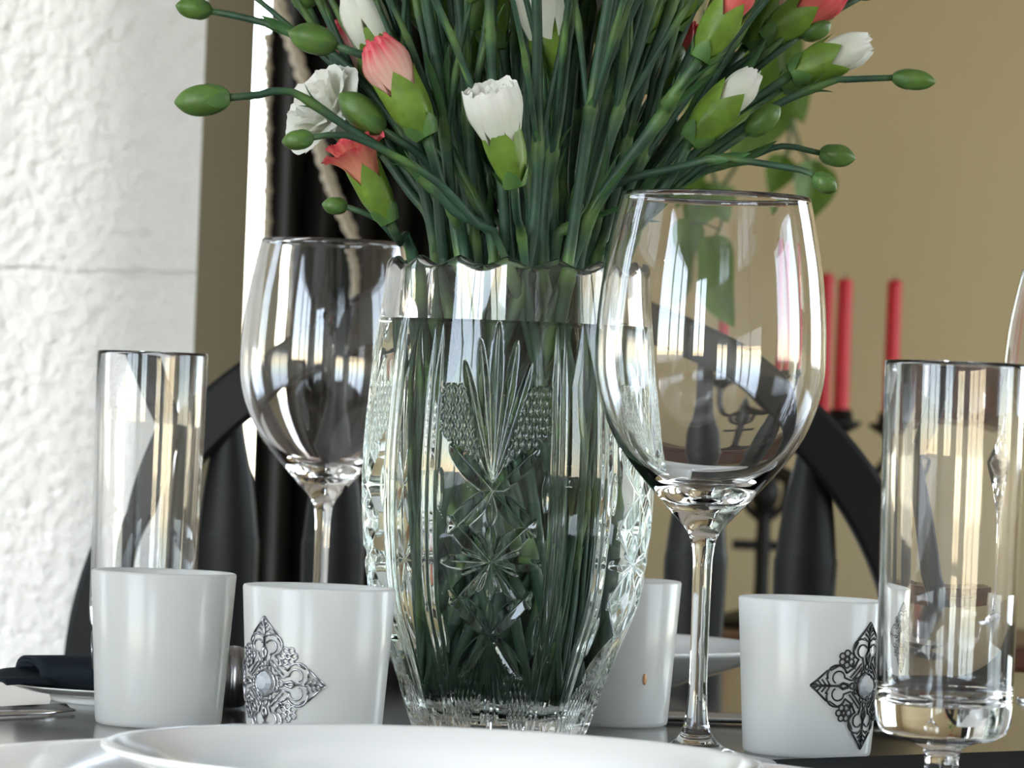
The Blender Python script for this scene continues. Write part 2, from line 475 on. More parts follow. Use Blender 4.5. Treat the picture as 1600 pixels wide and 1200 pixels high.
for (sx, sy) in ((-1, -1), (1, -1), (-1, 1), (1, 1)):
    y0, y1 = (-0.35, -0.38) if sy < 0 else (-0.02, 0.03)
    MB().tube([(sx * 0.20, y0, seat_z - 0.025), (sx * 0.215, (y0 + y1) / 2, 0.2), (sx * 0.225, y1, 0.0)], [0.018, 0.02, 0.013], 10).build('leg', 'black_paint', ch)
for sx in (-1, 1):
    MB().tube([(sx * 0.214, -0.365, 0.2), (sx * 0.214, 0.005, 0.2)], 0.009, 8).build('stretcher', 'black_paint', ch)

# ------------------------------------------------------------------ curtain with cord
cur = empty('curtain', (-0.155, 4.03, FLOOR), 'dark heavy curtain hanging beside the bright gap', 'curtain')
v = []; f = []; nx, nz = 90, 24
xa, xb = -0.0985, 0.0985
for j in range(nz + 1):
    z = 0.02 + (ZC - FLOOR - 0.12) * j / nz
    for i in range(nx + 1):
        u = i / nx
        v.append((xa + (xb - xa) * u, 0.016 * math.sin(u * 2 * PI * 5.5) + 0.006 * math.sin(u * 31 + j * 0.15), z))
for j in range(nz):
    for i in range(nx):
        a = j * (nx + 1) + i; f.append((a, a + 1, a + nx + 2, a + nx + 1))
o = MB().add(v, f).build('drape', 'curtain_cloth', cur)
sm = o.modifiers.new('thick', 'SOLIDIFY'); sm.thickness = 0.003
MB().tube([(-0.14, 0, ZC - FLOOR - 0.08), (0.16, 0, ZC - FLOOR - 0.08)], 0.012, 12).build('rod', 'iron', cur)
MB().box((0.14, -0.012, ZC - FLOOR - 0.095), (0.155, 0.03, ZC - FLOOR)).build('rod_bracket', 'iron', cur, smooth=False)
MB().box((-0.135, -0.012, ZC - FLOOR - 0.095), (-0.12, 0.03, ZC - FLOOR)).build('rod_bracket', 'iron', cur, smooth=False)
org = Vector((-0.155, 4.03, FLOOR))
pts = [P(x, y, 3.985) - org for x, y in ((418, -60), (440, 20), (470, 110), (505, 250), (525, 310), (552, 375), (570, 470), (560, 560))]
pts = spline(pts, 0.0025); m = MB()
for st in (0, 1):
    tw = []
    for i, p in enumerate(pts):
        a = i * 0.55 + st * PI
        tw.append(p + Vector((math.cos(a), math.sin(a), 0)) * 0.0035)
    m.tube(tw, 0.0040, 6)
m.build('tieback_cord', 'cord', cur)
m = MB()
for i in range(46):
    p = P(417, 58 + i * 12, 3.99) - org
    r = 0.0042 if i % 4 else 0.0058
    m.lathe([(0, -r), (r * 0.7, -r * 0.7), (r, 0), (r * 0.7, r * 0.7), (0, r)], 8, p)
    m.lathe([(0.0012, -0.004), (0.0012, 0.004)], 5, p)
m.build('bead_fringe', 'cord', cur)

# ------------------------------------------------------------------ sideboard, candelabra, candles
SB = 5.0
zs = P(1145, 978, SB).z
sbx = P(1190, 900, SB).x
sb = empty('sideboard', (sbx, SB, FLOOR), 'reddish wooden sideboard under the black candelabra', 'sideboard')
H = zs - FLOOR
bevel(MB().box((-0.46, -0.22, H - 0.03), (0.46, 0.22, H)).build('top', 'sideboard_wood', sb, smooth=False), 0.004)
MB().box((-0.43, -0.18, 0.08), (0.43, 0.20, H - 0.03)).build('body', 'sideboard_wood', sb, smooth=False)
for k in range(3):
    d = bevel(MB().box((-0.42 + k * 0.285, -0.198, 0.1), (-0.15 + k * 0.285, -0.18, H - 0.05)).build('door', 'sideboard_wood', sb, smooth=False), 0.003)
    MB().lathe([(0, -0.012), (0.009, -0.009), (0.011, 0), (0.009, 0.009), (0, 0.012)], 10, (-0.18 + k * 0.285, -0.208, H * 0.6)).build('knob', 'iron', d)
for sx in (-1, 1):
    for sy in (-1, 1):
        MB().box((sx * 0.39 - 0.025, sy * 0.15 - 0.025, 0), (sx * 0.39 + 0.025, sy * 0.15 + 0.025, 0.08)).build('leg', 'sideboard_wood', sb, smooth=False)

can = empty('candelabra', (sbx, SB, zs), 'black wrought iron candelabra behind the chair back', 'candelabra')
MB().lathe(smooth_prof([(0.075, 0), (0.075, 0.008), (0.03, 0.02), (0.012, 0.03), (0.009, 0.06), (0.010, 0.10)], 4) + smooth_prof([(0.009, 0.12), (0.010, 0.14), (0.019, 0.165), (0.010, 0.195), (0.012, 0.205), (0.003, 0.222), (0, 0.225)], 4), 16).build('column', 'iron', can)
MB().box((-0.038, -0.006, zs * 0 + (P(1190, 852, SB).z - zs) - 0.006), (0.038, 0.006, (P(1190, 852, SB).z - zs) + 0.006)).build('crossbar', 'iron', can, smooth=False)
cups = [(1133, 655, 455, 'red taper candle seen through the right wine glass', 0.02), (1284, 660, 428, 'red taper candle half hidden by the wine glass rim edge', 0.14), (1313, 655, 436, 'red taper candle standing clear beside the right wine glass', -0.13), (1390, 660, 438, 'red taper candle above the right tumbler', 0.0)]
for (px, yb, yt, lab, dd) in cups:
    b_ = P(px, yb, SB + dd); t_ = P(px + (yb - yt) * 0.0384, yt, SB + dd)
    q = b_ - Vector((sbx, SB, zs))
    arm = spline([(0, 0, 0.205), (q.x * 0.3, q.y * 0.3, 0.185), (q.x * 0.75, q.y * 0.75, 0.182), (q.x, q.y, 0.215), (q.x, q.y, q.z - 0.015)], 0.012)
    MB().tube(arm, 0.006, 8).build('arm', 'iron', can)
    MB().lathe([(0.004, -0.022), (0.010, -0.016), (0.024, -0.008), (0.027, -0.002), (0.016, -0.0015), (0.0135, 0.012), (0.0115, 0.012), (0.0108, 0.0005), (0, 0.0)], 16, q).build('candle_cup', 'iron', can)
    L = t_.z - b_.z
    c = empty('taper_candle', b_ + Vector((0, 0, 0.0006)), lab, 'candle', 'red taper candles')
    MB().lathe([(0.0095, 0), (0.0098, 0.01), (0.0090, L * 0.97), (0.0080, L * 0.992), (0.0035, L)], 16).build('wax', 'candle_wax', c)
    MB().tube([(0, 0, L - 0.002), (0.0005, 0, L + 0.006)], 0.0008, 6).build('wick', 'wick', c)
for sx in (-1, 1):
    arm = spline([(0, 0, 0.13), (sx * 0.022, 0, 0.15), (sx * 0.026, 0, 0.18), (sx * 0.014, 0, 0.19), (sx * 0.009, 0, 0.175)], 0.006)
    MB().tube(arm, 0.005, 8).build('scroll', 'iron', can)

# ------------------------------------------------------------------ trailing pothos
def heart_leaf(L, fold, droop):
    v = []; f = []; nu, nv = 8, 10
    for j in range(nv + 1):
        t = j / nv
        w = 0.42 * (math.sin(PI * min(1, t ** 0.62)) ** 0.8) * (1 - 0.25 * t)
        for i in range(nu + 1):
            s = -1 + 2 * i / nu
            back = 0.16 * (1 - t) ** 6 * abs(s)
            v.append((s * w * L, (t - back) * L, fold * abs(s) * w * L - droop * t * t * L))
    for j in range(nv):
        for i in range(nu):
            a = j * (nu + 1) + i; f.append((a, a + 1, a + nu + 2, a + nu + 1))
    me = new_mesh('leaf', v, f); me.materials.append(MATS['pothos_green']); return me
PD = 4.2
pot_at = P(1150, -420, PD); pot_at.z = P(1150, -420, PD).z
po = empty('trailing_pothos', pot_at, 'trailing green pothos vine with heart shaped leaves behind the bouquet', 'plant')
MB().lathe([(0, 0), (0.07, 0), (0.10, 0.13), (0.108, 0.13), (0.108, 0.15), (0.095, 0.15), (0.09, 0.12), (0, 0.12)], 28).build('pot', 'terracotta', po)
for k in range(3):
    a = k * 2 * PI / 3 + 0.4
    MB().tube([(0.104 * math.cos(a), 0.104 * math.sin(a), 0.14), (0, 0, 0.9)], 0.0015, 5).build('hanger_cord', 'cord', po)
MB().tube([(0, 0, 0.88), (0, 0, ZC - pot_at.z)], 0.002, 5).build('hanger_hook', 'iron', po)
vines = [[(1150, -150), (1190, -50), (1215, 60), (1235, 170), (1250, 230), (1275, 262)],
         [(1120, -150), (1100, 0), (1090, 120), (1100, 220), (1130, 330), (1125, 400), (1100, 440)],
         [(1140, -150), (1160, 0), (1170, 150), (1150, 260), (1115, 300)],
         [(1180, -150), (1215, 20), (1205, 130), (1235, 200), (1225, 250)]]
for vi, vp in enumerate(vines):
    pts = [Vector((0.05 * math.cos(vi * 1.5), 0.05 * math.sin(vi * 1.5), 0.13)), Vector((0.115 * math.cos(vi * 1.5 + 0.2), -0.06, 0.165))] + [P(x, y, PD - 0.03 + 0.012 * vi) - pot_at for x, y in vp]
    MB().tube(spline(pts, 0.015), 0.0024, 6).build('vine', 'vine_green', po)
#            tip of petiole,  leaf tip,  length scale, roll
leaves = [((1275, 262), (1262, 345), 1.0, 0.5), ((1222, 95), (1252, 185), 1.0, -0.5), ((1205, 130), (1150, 250), 1.1, 0.3), ((1105, 300), (1060, 400), 1.2, -0.2), ((1098, 430), (1160, 505), 1.0, 0.6), ((1120, 300), (1140, 372), 0.9, -0.4),
          ((1075, 250), (1030, 330), 1.1, 0.2), ((1180, 30), (1240, 150), 1.0, 0.2), ((1225, 250), (1205, 300), 0.8, 0.2), ((1095, 100), (1040, 180), 1.1, -0.3), ((1060, 380), (1030, 470), 1.0, 0.4)]
for i, (a, b, s, rl) in enumerate(leaves):
    d_ = PD - 0.035 + 0.012 * (i % 4)
    p, q = P(*a, d_), P(*b, d_ - 0.02)
    yv = (q - p).normalized(); zv = Vector((0.35 * math.sin(rl * 3), -1, 0.35)).normalized()
    xv = yv.cross(zv).normalized(); zv = xv.cross(yv)
    me = heart_leaf((q - p).length * 1.05, 0.3, 0.12)
    o = obj('leaf', me, None, po)
    R = Matrix((xv, yv, zv)).transposed().to_4x4()
    o.matrix_basis = Matrix.Translation(p - pot_at) @ R
    # petiole to the nearest vine
    best = min((( (P(x, y, PD - 0.03 + 0.012 * vi)) - p).length, vi, k) for vi, vp in enumerate(vines) for k, (x, y) in enumerate(vp))
    tgt = P(*vines[best[1]][best[2]], PD - 0.03 + 0.012 * best[1])
    if (tgt - p).length > 0.004:
        MB().tube(spline([tgt - pot_at, (tgt + p) / 2 - pot_at + Vector((0, -0.004, 0.006)), p - pot_at], 0.01), 0.0016, 5).build('petiole', 'vine_green', po)

# ------------------------------------------------------------------ plates, mat, cutlery, napkin
def plate_prof(R, h, base=0.55, lip=0.0018):
    rb = R * base
    return smooth_prof([(rb * 0.92, 0.0012), (rb * 0.95, 0), (rb, 0), (rb * 1.06, 0.003), (R * 0.80, h * 0.55), (R * 0.985, h * 0.93)], 4) + \
        [(R, h * 0.985), (R * 0.997, h * 1.02), (R * 0.985, h * 1.025)] + smooth_prof([(R * 0.965, h * 1.0), (R * 0.80, h * 0.66 + 0.001), (rb * 1.04, 0.0062), (rb * 0.93, 0.0042), (0, 0.0042)], 4)
def plate(name, loc, R, h, label, cat='plate', base=0.55, group=None):
    o = MB().lathe(plate_prof(R, h, base), 128).build(name, 'porcelain', None, loc)
    return tag(o, label, cat, group)
PC = P(660, 1100, 1.258); pcx = PC.x + 0.004
plate('charger_plate', (pcx, 1.258, 0.0002), 0.165, 0.0155, 'large white charger plate lowest in the foreground', base=0.62)
plate('salad_plate', (pcx, 1.258, 0.0046), 0.1035, 0.0205, 'small white plate on the charger in the foreground', base=0.60)
plate('soup_bowl', (0.026, 1.955, 0.0002), 0.107, 0.0240, 'shaded white shallow bowl behind the right wine glass stem', 'bowl', base=0.50)
plate('bread_plate', (-0.165, 1.765, 0.0002), 0.052, 0.0075, 'small white plate under the dark napkin', base=0.6)

A = Vector((0.017, 1.4985)); e1 = Vector((0.76, 0.65)); e2 = Vector((0.65, -0.76))
q = [A, A + e2 * 0.36, A + e2 * 0.36 + e1 * 0.40, A + e1 * 0.40]
vv = [(p.x, p.y, 0.0001) for p in q] + [(p.x, p.y, 0.0011) for p in q]
o = MB().add(vv, [(0, 3, 2, 1), (4, 5, 6, 7), (0, 1, 5, 4), (1, 2, 6, 5), (2, 3, 7, 6), (3, 0, 4, 7)]).build('placemat', 'mat_cloth', smooth=False)
tag(o, 'black cloth placemat under the right wine glass', 'placemat')
MATZ = 0.0012

def cutlery(name, loc, ang, kind, label, z=0.0):
    """lies along local +x, working end at +x"""
    root = empty(name, (loc[0], loc[1], z), label, kind, rz=ang)
    hp = [(-0.10, 0.0075), (-0.095, 0.009), (-0.05, 0.007), (-0.01, 0.0045), (0.0, 0.0045)]
    v = []; f = []
    for (x, w) in hp:
        for (s, zz) in ((-1, 0.0015), (-0.6, 0.0045), (0.6, 0.0045), (1, 0.0015), (0.6, 0.0004), (-0.6, 0.0004)): v.append((x, s * w, zz))
    for i in range(len(hp) - 1):
        for k in range(6): f.append((i * 6 + k, (i + 1) * 6 + k, (i + 1) * 6 + (k + 1) % 6, i * 6 + (k + 1) % 6))
    f += [tuple(range(6)), tuple(reversed(range((len(hp) - 1) * 6, len(hp) * 6)))]
    MB().add(v, f).build('handle', 'steel', root)
    if kind == 'knife':
        bl = [(-0.001, -0.005, 0.005), (0.03, -0.0085, 0.008), (0.08, -0.0085, 0.009), (0.105, -0.002, 0.009), (0.110, 0.006, 0.0085)]
        v = []; f = []
        for (x, y0, y1) in bl: v += [(x, y0, 0.0008), (x, y1, 0.0008), (x, y1, 0.0032), (x, y0, 0.0016)]
        for i in range(len(bl) - 1):
            for k in range(4): f.append((i * 4 + k, (i + 1) * 4 + k, (i + 1) * 4 + (k + 1) % 4, i * 4 + (k + 1) % 4))
        f += [(0, 1, 2, 3), tuple(reversed(range(16, 20)))]
        MB().add(v, f).build('blade', 'steel', root)
    else:
        v = []; f = []; n = 24
        for ring, (k, z0) in enumerate(((1, 0.006), (0.7, 0.0028), (0.0, 0.0018), (0.0, 0.0006), (0.72, 0.0015), (1, 0.0052))):
            for a in range(n):
                t = 2 * PI * a / n; v.append((0.03 + k * 0.030 * math.cos(t), k * (0.019 + 0.002 * math.cos(t)) * math.sin(t), z0))
        for i in range(5):
            for a in range(n): f.append((i * n + a, i * n + (a + 1) % n, (i + 1) * n + (a + 1) % n, (i + 1) * n + a))
        MB().add(v, f).build('spoon_bowl', 'steel', root)
    return root
cutlery('table_knife', (-0.243, 1.605), math.atan2(0.80, 0.62), 'knife', 'steel table knife lying left of the plain frosted votive', 0.0002)
cutlery('soup_spoon', (0.135, 1.775), 0.1, 'spoon', 'steel spoon lying behind the dark ornament votive', 0.0002)

# napkin: a folded dark cloth gathered through a ring
nap = empty('napkin', (-0.160, 1.765, 0.0052), 'dark navy folded cloth napkin on the left plate', 'napkin')
def cloth_fold(w, prof, taper, name, rz, off):
    v = []; f = []; n = 26
    m_ = len(prof)
    for i in range(n + 1):
        t = i / n; x = -w + 2 * w * t
        k = 1 - taper * (abs(2 * t - 1) ** 2.2) * 0.5
        for j, (y, z) in enumerate(prof):
            v.append((x, y * k + 0.002 * math.sin(9 * t + j), max(0.0006, z * k * (0.85 + 0.15 * math.cos(5 * t + j * 0.9)))))
    for i in range(n):
        for j in range(m_ - 1):
            a = i * m_ + j; f.append((a, a + 1, a + m_ + 1, a + m_))
    o = MB().add(v, f).build(name, 'napkin_cloth', nap, off); o.rotation_euler = (0, 0, rz)
    sm = o.modifiers.new('thick', 'SOLIDIFY'); sm.thickness = 0.0014; sm.offset = 0
    ss = o.modifiers.new('sub', 'SUBSURF'); ss.levels = 1; ss.render_levels = 2
    return o
# a flattened roll whose open end points left, gathered towards the ring on its right
v = []; f = []; n = 24; ns_ = 44
for i in range(n + 1):
    t = i / n; x = -0.044 + 0.100 * t
    k = 1.0 - 0.35 * min(1, max(0, (t - 0.45) / 0.35)) + 0.18 * max(0, (t - 0.9) / 0.1)
    for j in range(ns_ + 1):
        a = 2 * PI * 2.2 * j / ns_; rr = (1 - 0.52 * j / ns_) * k
        y = 0.0125 * rr * math.cos(a) - 0.004 * (1 - t); z = 0.0060 + 0.0056 * rr * math.sin(a) * (1 + 0.15 * math.sin(4 * t))
        v.append((x - 0.006 * math.cos(a) * (1 - t), y, max(0.0008, z)))
for i in range(n):
    for j in range(ns_):
        a = i * (ns_ + 1) + j; f.append((a, a + 1, a + ns_ + 2, a + ns_ + 1))
o = MB().add(v, f).build('cloth_roll', 'napkin_cloth', nap, (0, -0.022, 0.0004)); o.rotation_euler = (0, 0, 0.06)
sm = o.modifiers.new('thick', 'SOLIDIFY'); sm.thickness = 0.0012; sm.offset = 0
cloth_fold(0.036, [(-0.022, 0.001), (-0.021, 0.010), (-0.010, 0.0165), (0.002, 0.0150), (0.012, 0.0185), (0.020, 0.010), (0.022, 0.001)], 0.7, 'cloth_fold', 0.05, (0.006, 0.008, 0))
cloth_fold(0.020, [(-0.016, 0.001), (-0.015, 0.0045), (-0.004, 0.0035), (0.006, 0.0060), (0.014, 0.003), (0.016, 0.001)], 0.8, 'cloth_flap', 0.95, (-0.046, -0.030, 0.0022))
nap.scale = (1, 1, 1.25)
rg = MB()
pr = [(0.0115 + 0.002 * math.cos(a), 0.006 * math.sin(a)) for a in [2 * PI * k / 12 for k in range(13)]]
rg.lathe(pr, 28)
o = rg.build('napkin_ring', 'pewter', None, (-0.116, 1.7455, 0.0140)); o.rotation_euler = (0, PI / 2, 0.06)
tag(o, 'dark metal napkin ring glinting between the frosted votives', 'napkin ring')

# ------------------------------------------------------------------ glasses
def wine_glass(loc, label, sw=1.0, sh=1.0):
    H = 0.2206
    dep = [(0, 37.1), (12, 39.8), (31, 43.3), (56, 45.3), (75, 44.2), (93, 37.8), (107.5, 27.7), (121.7, 14.6), (131, 6.4), (139, 4.2), (150, 3.7), (185, 3.6), (200, 4.2), (209, 6.2), (214, 11.5), (217, 21), (218.8, 31.2)]
    outer = smooth_prof([(r / 1000, H - d / 1000) for d, r in dep], 6)
    inner = smooth_prof([(36.3 / 1000, H - 0.0002), (38.9 / 1000, H - .012), (42.2 / 1000, H - .031), (44.2 / 1000, H - .056), (42.9 / 1000, H - .075), (36.0 / 1000, H - .093), (24.8 / 1000, H - .107), (11.0 / 1000, H - .1165), (0.0, H - .1185)], 6)
    foot = [(0.0320, H - 0.2194), (0.0318, H - 0.2204), (0.031, H - 0.2206), (0.020, H - 0.2200), (0, H - 0.2196)]
    prof = list(reversed(foot)) + list(reversed(outer)) + [(36.75 / 1000, H + 0.0004)] + inner
    root = empty('wine_glass', loc, label, 'wine glass', 'tall clear wine glasses')
    k = [i for i, (r, z) in enumerate(prof) if z < H - 0.133 and r < 0.01]
    o = MB().lathe([(r * sw, z * sh) for r, z in prof], 128).build('glass_body', 'glass', root)
    return root
def one_mesh(root):
    """a thing that is a single blown piece: use the mesh itself as the top-level object"""
    o = root.children[0]; o.parent = None; o.location = root.location; o.name = 'x_' + root.name
    nm = root.name; l, c, g = root['label'], root['category'], root.get('group')
    bpy.data.objects.remove(root); o.name = nm; tag(o, l, c, g); return o
w1 = P(1093, 1000, 1.545)
one_mesh(wine_glass((w1.x, 1.545, MATZ), 'clear wine glass in front of the vase, nearest and tallest', 0.976, 0.985))
w2 = P(503, 850, 1.98)
one_mesh(wine_glass((w2.x, 1.98, 0.0002), 'clear wine glass left of the vase against the dark curtain', 0.955, 0.968))
w3 = P(1702, 640, 2.0)
one_mesh(wine_glass((w3.x, 2.0, 0.0002), 'clear wine glass cut off by the right picture edge', 0.955, 0.968))

def tumbler(loc, label, s=1.0):
    H = 0.1545
    prof = [(0, 0.0004), (0.012, 0.0003), (0.0275, 0), (0.0292, 0.0006), (0.0294, 0.0016), (0.022, 0.0030), (0.010, 0.0052), (0.0062, 0.0085), (0.0058, 0.016), (0.0068, 0.0205), (0.012, 0.0228), (0.018, 0.0238), (0.0218, 0.0262), (0.0234, 0.030), (0.0238, 0.036), (0.0241, 0.08), (0.0246, 0.12), (0.0249, 0.1530), (0.0247, 0.1542), (0.0242, H), (0.0237, 0.1541), (0.0234, 0.1525),
            (0.0229, 0.12), (0.0223, 0.08), (0.0217, 0.042), (0.0206, 0.0385), (0.017, 0.0362), (0.008, 0.0352), (0, 0.0350)]
    m = MB().lathe([(r * s, z) for r, z in prof], 128)
    return tag(m.build('footed_tumbler', 'glass', None, loc), label, 'tumbler', 'footed straight tumblers')
t1 = P(1478, 1000, 1.40)
tumbler((t1.x, 1.40, MATZ), 'clear straight footed tumbler at the right beside the dark ornament votive')
t2 = P(233, 700, 1.865)
tumbler((t2.x, 1.865, 0.0002), 'clear straight tumbler standing behind the plain frosted votive at left', 1.03)

# ------------------------------------------------------------------ votives with filigree ornaments
VH, VR0, VR1 = 0.0625, 0.0258, 0.0296
def vrad(z): return VR0 + (VR1 - VR0) * z / VH
VPROF = [(0, 0.0006), (0.018, 0.0004), (VR0 - 0.002, 0.0), (VR0 - 0.0004, 0.0006), (VR0, 0.0022), (VR1, VH - 0.001), (VR1 - 0.0004, VH - 0.0002), (VR1 - 0.0011, VH), (VR1 - 0.0020, VH - 0.0008), (VR0 - 0.0022, 0.006), (VR0 - 0.006, 0.0042), (0, 0.0042)]
def filigree():
    S = []           # strokes: (list of (u, v) in mm, radius mm)
    def circ(cx, cy_, r, a0=0, a1=360, n=None, w=0.42):
        n = n or max(8, int(abs(a1 - a0) / 24))
        S.append(([(cx + r * math.cos(math.radians(a0 + (a1 - a0) * k / n)), cy_ + r * math.sin(math.radians(a0 + (a1 - a0) * k / n))) for k in range(n + 1)], w))
    def line(*p, w=0.42): S.append((list(p), w))
    base = []
    # one quarter, tip at +v
    line((0, 26.6), (-2.6, 23.6), (-6.4, 19.6), w=0.5); line((0, 26.6), (2.6, 23.6), (6.4, 19.6), w=0.5)
    line((0, 25.5), (0, 14.5), w=0.6)
    for k in range(4):
        y = 18.2 + k * 1.7
        for s in (-1, 1): line((0, y), (s * (3.3 - 0.6 * k), y + 2.0))
    circ(0, 25.3, 0.9)
    for s in (-1, 1):
        if s > 0:
            circ(4.4, 15.4, 4.3, 110, -75, w=0.5); circ(3.5, 14.6, 2.7, 150, -95)
        else:
            circ(-4.4, 15.4, 4.3, 70, 255, w=0.5); circ(-3.5, 14.6, 2.7, 30, 275)
        line((0, 14.5), (s * 1.2, 12.6), (s * 0.6, 10.6), (0, 9.2), w=0.7)
        line((s * 3.4, 11.9), (s * 2.4, 9.0), (s * 2.6, 6.6))
        line((s * 5.4, 11.3), (s * 7.6, 7.6), w=0.5)
        line((s * 3.6, 9.3), (s * 5.4, 7.4), (s * 7.4, 5.4))
        line((s * 3.0, 7.8), (s * 4.4, 6.2), (s * 6.0, 4.6))
    circ(0, 7.9, 1.2)
    circ(0, 0, 5.4, 40, 140, w=0.6); circ(0, 0, 7.0, 60, 120)
    for a in (68, 112): circ(5.9 * math.cos(math.radians(a)), 5.9 * math.sin(math.radians(a)), 1.1)
    # flower on the upper-right edge of this quarter
    fx = fy = 11.3
    circ(fx, fy, 1.1, w=0.6)
    for k in range(6): circ(fx + 2.5 * math.cos(k * PI / 3), fy + 2.5 * math.sin(k * PI / 3), 1.25)
    line((8.6, 9.6), (7.2, 7.2), (9.6, 8.6), w=0.6)
    line((8.8, 14.2), (6.4, 19.6 - 1.2)); line((14.2, 8.8), (18.4, 6.4))
    out = []
    for q_ in range(4):
        c, s = math.cos(q_ * PI / 2), math.sin(q_ * PI / 2)
        for pts, w in S: out.append(([(0.95 * (u * c - v_ * s), 0.95 * (u * s + v_ * c)) for u, v_ in pts], w))
    return out
FIL = filigree()
def ornament_mesh(th0, zc, name):
    m = MB()
    for pts, w in FIL:
        P3 = []
        for (u, v_) in pts:
            z = zc + v_ / 1000.0
            r = vrad(z) + 0.00045; th = th0 + u / 1000.0 / 0.0277
            P3.append((r * math.cos(th), r * math.sin(th), z))
        m.tube(P3, 0.88 * w / 1000.0, 5)
    return m.mesh(name)
def votive(loc, label, th=None, metal='silver', zc=0.0292):
    root = empty('votive_holder', loc, label, 'votive holder', 'frosted votive holders')
    MB().lathe(VPROF, 96).build('frosted_cup', 'frosted_glass', root)
    if th is not None:
        o = obj('filigree_ornament', ornament_mesh(th, zc, 'filigree_ornament'), metal, root); o['label'] = 'diamond shaped metal lace ornament'
        g = MB().lathe([(0, -0.0002), (0.0040, 0), (0.0042, 0.0007), (0.0026, 0.0020), (0, 0.0021)], 10).build('gem', 'crystal_gem', o, smooth=False)
        r = vrad(zc) + 0.0005
        g.matrix_basis = Matrix.Translation((r * math.cos(th), r * math.sin(th), zc)) @ Vector((math.cos(th), math.sin(th), 0)).to_track_quat('Z', 'Y').to_matrix().to_4x4()
    return root
mat('crystal_gem', (0.72, 0.78, 0.86), 0.06, 0.55)
c = P(256, 907, 1.645); votive((c.x, 1.645, 0.0002), 'plain faced frosted white votive holder at the far left', math.radians(140), 'silver')
c = P(499, 931, 1.56); votive((c.x, 1.56, 0.0002), 'frosted white votive holder with silver diamond ornament left of vase', math.radians(-90 - 42), 'silver', 0.0258)
c = P(1264, 1060, 1.624); votive((c.x, 1.624, 0.0002), 'frosted votive holder with diamond ornament darkened as if backlit beside right tumbler', math.radians(-90 + 49), 'silver_backlit')
c = P(958, 912, 1.745); votive((c.x, 1.745, 0.0002), 'plain frosted votive holder half hidden behind the vase')
v4 = bpy.data.objects['votive_holder.003']; zq = P(1008, 1063, 1.716).z; th = -PI / 2 + math.asin((P(1008, 1063, 1.716).x - c.x) / vrad(zq))
o = MB().lathe([(0, -0.0002), (0.0016, 0), (0.0012, 0.0003), (0, 0.0004)], 14).build('amber_spot', 'amber', v4); o['label'] = 'small amber spot'
o.matrix_basis = Matrix.Translation((vrad(zq) * math.cos(th), vrad(zq) * math.sin(th), zq)) @ Vector((math.cos(th), math.sin(th), 0)).to_track_quat('Z', 'Y').to_matrix().to_4x4() @ Matrix.Diagonal((0.75, 1.6, 1, 1))

# ------------------------------------------------------------------ crystal vase
VX, VY = 0.0, 1.66
vz = [0, 4, 24, 38, 52, 78.6, 106.5, 134, 158, 180, 194.5]
vr = [35.0, 36.6, 43.4, 48.7, 54.3, 58.8, 60.3, 59.2, 57.0, 54.5, 53.3]
def prof_r(z):
    """smooth outer radius (mm) by Catmull-Rom over the table"""
    z = np.asarray(z, float); zz = np.array(vz); rr = np.array(vr)
    sl = np.gradient(rr, zz)
    i = np.clip(np.searchsorted(zz, z) - 1, 0, len(zz) - 2)
    h = zz[i + 1] - zz[i]; t = np.clip((z - zz[i]) / h, 0, 1)
    return (2 * t**3 - 3 * t**2 + 1) * rr[i] + (t**3 - 2 * t**2 + t) * h * sl[i] + (-2 * t**3 + 3 * t**2) * rr[i + 1] + (t**3 - t**2) * h * sl[i + 1]
HV = 194.5; NTH = 900; NZ = 460
